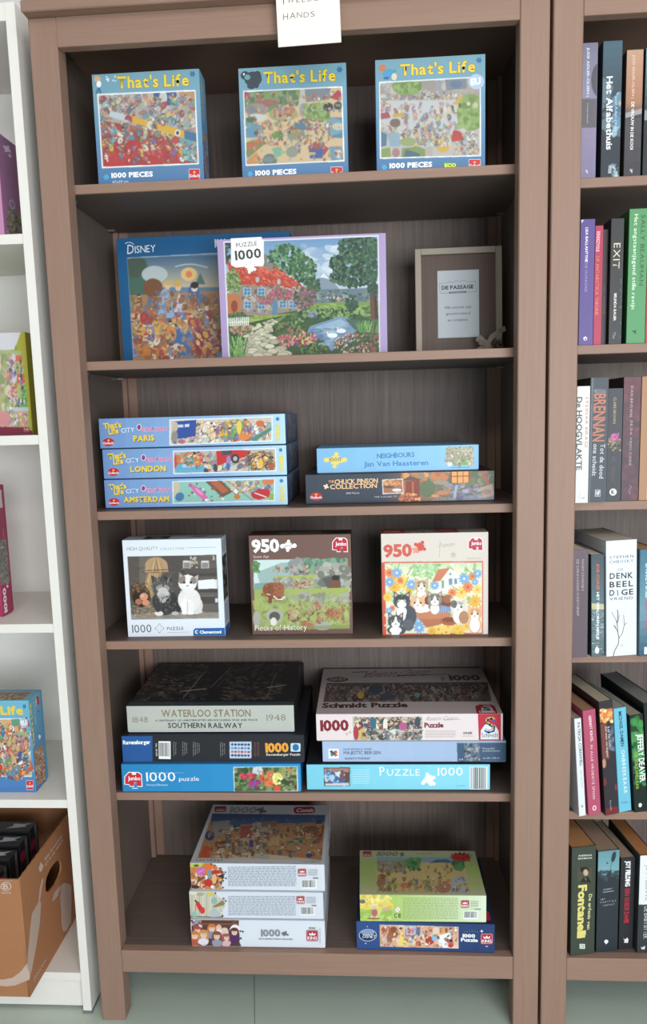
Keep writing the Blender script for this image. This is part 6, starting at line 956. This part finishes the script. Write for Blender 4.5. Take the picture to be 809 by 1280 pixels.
f.poly(((60, 350), (180, 340), (190, 400), (60, 400)), 'd86850'); f.poly(((80, 525), (210, 520), (220, 615), (85, 615)), 'd86050'); f.ell(135, 570, 16, 12, 'f0e8e0'); f.blobs(-60, 320, 60, 780, 60, 14, 40, ('c08890', '988090', 'd8a0a8', '8c7888', 'd0c0c8'), 1); f.blobs(-1900, 320, -60, 1050, 400, 20, 60, ('c08890', '98a870', 'd8a0a8', '8c9868', 'd0c0a8', 'd87860'), 2)
f.poly(((150, 640), (220, 630), (252, 850), (150, 850)), '5c9c58'); f.blobs(150, 640, 240, 850, 40, 6, 16, ('6cac60', '488848', '8cbc70'), 3); f.rect(-100, 855, 262, 895, 'b8c0c0'); f.poly(((-1900, 900), (200, 905), (220, 1050), (-1900, 1060)), 'd08888'); f.crowd(-60, 400, 200, 880, 30, 26, CP, 4); f.crowd(-60, 900, 240, 1040, 24, 26, ('d88890', '5aa0b0', 'b8d060', 'e8e0d8'), 5); f.ell(198, 795, 16, 18, 'e8e8e0'); f.ell(198, 795, 9, 10, '7c9858')
f.poly(((-1900, 1050), (160, 1060), (325, 1100), (330, 1230), (-1900, 1230)), '842c44'); f.rrect(168, 1058, 264, 1108, 5, 'd06878'); f.rrect(172, 1062, 260, 1104, 5, '9c2c40'); f.T('7-12', 182, 1096, 252, 1092, 22, 'f0d0d4', 'b'); f.done()
t = pbox('crimson puzzle box standing on end in the middle of the white bookcase', -.448, .076, .8519, .27, .048, .271, 0, 'a03458', '983454')
f = F(t, 'right', .27, .0384, .271, ((-77, 75), (30, 90), (118, 1105), (10, 1150)), 'a83058', .0013); f.grad(0, 60, 130, 520, 'a04058', '983c58', 5); f.poly(((-20, 515), (70, 500), (95, 860), (-20, 880)), '787870'); f.blobs(0, 510, 90, 870, 130, 4, 12, ('8c8c80', '585850', 'a8a898', '6c6c5c'), 1)
f.shape([(0, 130), (26, 128), (38, 258), (8, 262)], 'c8b8bc'); f.T('COLLECT', 22, 150, 30, 250, 10, '704050', 'b'); f.T('1000', 60, 1100, 44, 900, 34, 'e8dce4', 'h'); f.piece(66, 888, 13, 'e8dce4', .3); f.T('pieces', 42, 490, 36, 420, 9, 'c8a8b4'); f.done()
t = pbox('light blue cartoon puzzle box on the white shelf above the cardboard box', -.3265, .0495, .4813, .2, .063, .2005, 0, '6cb4cc', '5898bc')
f = F(t, 'front', .2, .063, .2005, ((-750, 265), (240, 240), (300, 1015), (-700, 985)), '64b0d0', .0011); f.grad(-800, 200, 320, 1020, '70bcd4', '4478bc', 14)
f.poly(((-720, 400), (232, 388), (258, 880), (-700, 860)), 'f0f0ec'); f.poly(((-710, 408), (228, 396), (252, 872), (-690, 852)), 'd8a878'); f.crowd(-680, 430, 240, 860, 220, 34, CP+('d87838', 'e89858', 'c84838'), 1); f.poly(((45, 396), (135, 394), (135, 450), (50, 455)), '609878'); f.poly(((90, 530), (225, 540), (225, 585), (130, 580)), 'c83838'); f.poly(((95, 500), (222, 505), (222, 545), (120, 545)), '98a888'); f.crowd(10, 560, 235, 700, 26, 34, ('e8a070', '8878a8', 'd87050', 'c8b070'), 3); f.ell(160, 610, 22, 20, 'c87878'); f.ell(135, 695, 34, 28, '4858a8'); f.poly(((95, 770), (240, 665), (248, 735), (120, 780)), 'e8e4dc'); f.crowd(130, 700, 235, 745, 8, 26, ('a8b0b8', '506878'), 4); f.poly(((130, 775), (245, 745), (250, 780), (160, 795)), 'c84838'); f.crowd(0, 790, 250, 850, 14, 34, ('d85838', '5888b0', 'e8a048', '4898c0'), 5)
f.T("That's Life", -500, 370, 172, 355, 62, 'f0cc30', 'h', tr=.03, out='8a8040'); splat(f, 195, 290, 24, '2c78a8'); f.disc(185, 425, 46, 42, 'b0b8d0', 24); f.T('EU', 156, 446, 216, 440, 36, 'f0f4f8', 'h'); goliath(f, 190, 910, 272, 992); f.done()
f = F(t, 'right', .2, .0504, .2005, ((238, 240), (380, 145), (443, 885), (300, 1015)), '68b0cc', .0011); f.grad(230, 130, 450, 1020, '68b0c8', '4474b4', 10); f.poly(((292, 650), (408, 575), (428, 880), (312, 960)), 'a88468'); f.crowd(305, 640, 420, 900, 120, 13, ('a87850', 'c89870', '785848', 'd8c0a0', '8c6850', 'b0583c', 'e0d0b8'), 2); f.T("That's Life", 305, 610, 270, 260, 26, 'd8c850', 'h', tr=.03); f.shape([(330, 205), (368, 182), (372, 250), (336, 275)], 'c83040'); f.T('Goliath', 345, 268, 340, 205, 16, 'f0e8e8', 'b'); f.T('1000 pieces', 328, 420, 306, 235, 9, 'd8ecf4'); splat(f, 358, 310, 13, '2c78a8'); f.shape([(345, 520), (375, 495), (392, 515), (362, 548)], 'e8ecf0'); f.stroke([(370, 490), (392, 532)], 6, '34506c'); f.done()
f = F(t, 'top', .2, .0504, .2005, ((0, 0), (200, 0), (200, 50), (0, 50)), '64a8c0', .0013); f.poly(((6, 6), (186, 6), (186, 46), (6, 46)), '8c6850'); f.crowd(10, 12, 184, 42, 160, 5, ('a87850', 'b89070', '785848', 'c8b090', '6c4c3c'), 2); f.done()

# open cardboard box
def plate(name, outer, holes, th, M_, material, parent):
    cu = bpy.data.curves.new(name, 'CURVE'); cu.dimensions = '2D'; cu.fill_mode = 'BOTH'; cu.extrude = th/2
    for lp in [outer]+holes:
        sp = cu.splines.new('POLY'); sp.points.add(len(lp)-1); sp.use_cyclic_u = True
        for p, q in zip(sp.points, lp): p.co = (q[0], q[1], 0, 1)
    o = bpy.data.objects.new('tmp', cu); COL.objects.link(o); bpy.context.view_layer.update()
    me = bpy.data.meshes.new_from_object(o.evaluated_get(bpy.context.evaluated_depsgraph_get())); bpy.data.objects.remove(o); bpy.data.curves.remove(cu)
    me.transform(M_); me.name = name; me.materials.clear(); return link(name, me, material, parent)
KR = mat('kraft_board', 'a87450', .75, .2, noise=.06, nscale=35)
bxx, bxy, bxz = -.405, -.0462, .0918; BW, BD, BH = .279, .30, .2585
t = empty('cardboard_box', (bxx, bxy, bxz)); tag(t, 'open brown cardboard box with pale printed swoosh jutting out of the lowest white shelf', 'box')
side = [(0, 0)]+[(BD, 0), (BD, BH)]+[(BD-(k+1)*BD/30, BH+(.0012 if k % 2 else -.0004)) for k in range(29)]+[(0, BH)]
_M = homog(((118, 455), (353, 140), (425, 755), (170, 1127)))
def hm(x, y): a = _M @ np.array([x, y, 1.0]); return (a[0]/a[2]*.20, BH*(1-a[1]/a[2]))
HOLE = [hm(*p) for p in ((326, 350), (345, 345), (356, 366), (355, 405), (342, 440), (318, 485), (292, 512), (274, 527), (260, 518), (258, 485), (264, 445), (284, 400), (305, 370))]
def hole_(cx, cy, rx, ry): return [(cx+rx*math.copysign(abs(math.cos(a))**.7, math.cos(a)), cy+ry*math.copysign(abs(math.sin(a))**.8, math.sin(a))) for a in [2*math.pi*k/18 for k in range(18)]]
MR = Matrix(((0, 0, 1, BW-.002), (1, 0, 0, 0), (0, 1, 0, 0), (0, 0, 0, 1)))
plate('side_wall', side, [HOLE], .004, MR, KR, t)
plate('side_wall', side, [HOLE], .004, Matrix(((0, 0, 1, .002), (1, 0, 0, 0), (0, 1, 0, 0), (0, 0, 0, 1))), KR, t)
bx('front_wall', (.0042, 0, 0, BW-.0042, .004, BH-.001), KR, t, .0004); bx('back_wall', (.0042, BD-.004, 0, BW-.0042, BD, BH), KR, t, .0004); bx('base', (.0042, .0042, 0, BW-.0042, BD-.0042, .004), KR, t, 0)
SW = 'c4a898'
f = Face(t, (BW+.00005, 0, 0), (0, 1, 0), (0, 0, 1), .20, BH, ((118, 455), (353, 140), (425, 755), (170, 1127)), paint=False, name='side_print')
f.shape([(233, 585), (226, 700), (205, 830), (180, 960), (168, 1000), (150, 940), (160, 830), (170, 720), (180, 640), (205, 598), (215, 580), (224, 500), (238, 448), (246, 455), (234, 520), (226, 575)], SW)
f.shape([(355, 490), (372, 474), (400, 478), (425, 490), (430, 620), (428, 720), (395, 770), (375, 772), (362, 720), (358, 640), (350, 560)], SW); f.shape([(298, 580), (312, 530), (345, 492), (352, 500), (335, 550), (308, 576)], SW)
f.shape([(219, 395), (226, 372), (232, 360), (238, 374), (246, 376), (240, 400), (230, 415), (222, 410)], 'd0b8a8'); f.T('Making the world better,', 252, 358, 358, 212, 10, 'd0b8a8', 'b'); f.T("it's in our nature", 256, 385, 362, 236, 10, 'd0b8a8', 'b'); f.T('innocent', 190, 1042, 268, 930, 16, 'c0a090', 'r', slant=.2)
f.done('print')
FQ = ((-420, 440), (118, 455), (170, 1127), (-400, 1060))
f = Face(t, (0, -.00005, 0), (1, 0, 0), (0, 0, 1), BW, BH, FQ, paint=False, name='front_print')
f.shape([(168, 1000), (166, 1020), (100, 1050), (60, 1052), (0, 1040), (-120, 1000), (-120, 960), (0, 1005), (50, 1010), (90, 1002), (125, 970), (155, 920)], SW); f.done('swoosh_print')
f = Face(t, (0, -.00005, 0), (1, 0, 0), (0, 0, 1), BW, BH, FQ, paint=False, name='front_print')
f.disc(60, 491, 23, 23, 'd0b8a8', 20); f.disc(60, 491, 19, 19, 'a87450', 20); f.T('B', 50, 504, 70, 504, 26, 'd0b8a8', 'b'); f.T('Certified', 36, 462, 84, 464, 5, 'd0b8a8'); f.T('Corporation', 38, 522, 82, 524, 5, 'd0b8a8', 'b'); f.box(40, 526, 82, 528, 'd0b8a8'); f.done('front_mark')
for k in range(4):
    y = bxy+.030+k*.047; nm = ('nearest the front of', 'second from the front of', 'third from the front of', 'rearmost in')[k]
    t = empty('game_box', (-.385, y, bxz+.0045)); tag(t, 'black game box standing '+nm+' the cardboard box', 'game box', 'black game boxes in the cardboard box')
    w_, d_, h_ = .196, .040, .238+.004*k
    bx('case', (0, 0, 0, w_, d_, h_), mat('black_gloss', '1c1c20', .3, .4, noise=.05), t, .0008)
    f = Face(t, (0, 0, h_), (1, 0, 0), (0, 1, 0), w_, d_, ((0, 0), (200, 0), (200, 40), (0, 40)), paint=False, name='top'); f.shape([(150, 8), (172, 10), (190, 6), (178, 16), (186, 20), (164, 24), (140, 28), (152, 18)], 'a8a8b0'); f.T('1000', 60, 28, 100, 28, 14, '808088', 'b'); f.done('top_mark')
    f = Face(t, (w_, 0, 0), (0, 1, 0), (0, 0, 1), d_, h_, ((0, 0), (40, 0), (40, 240), (0, 240)), '202024', .002, 'side'); f.rect(26, 0, 34, 240, '60666c'); f.rect(0, 0, 3, 240, '484c50')
    if k in (0, 2, 3): f.ell(14, 20+k*6, 13, 11, 'a82050')
    if k == 3: f.rect(4, 60, 20, 130, '982448')
    f.smooth(1); f.done()
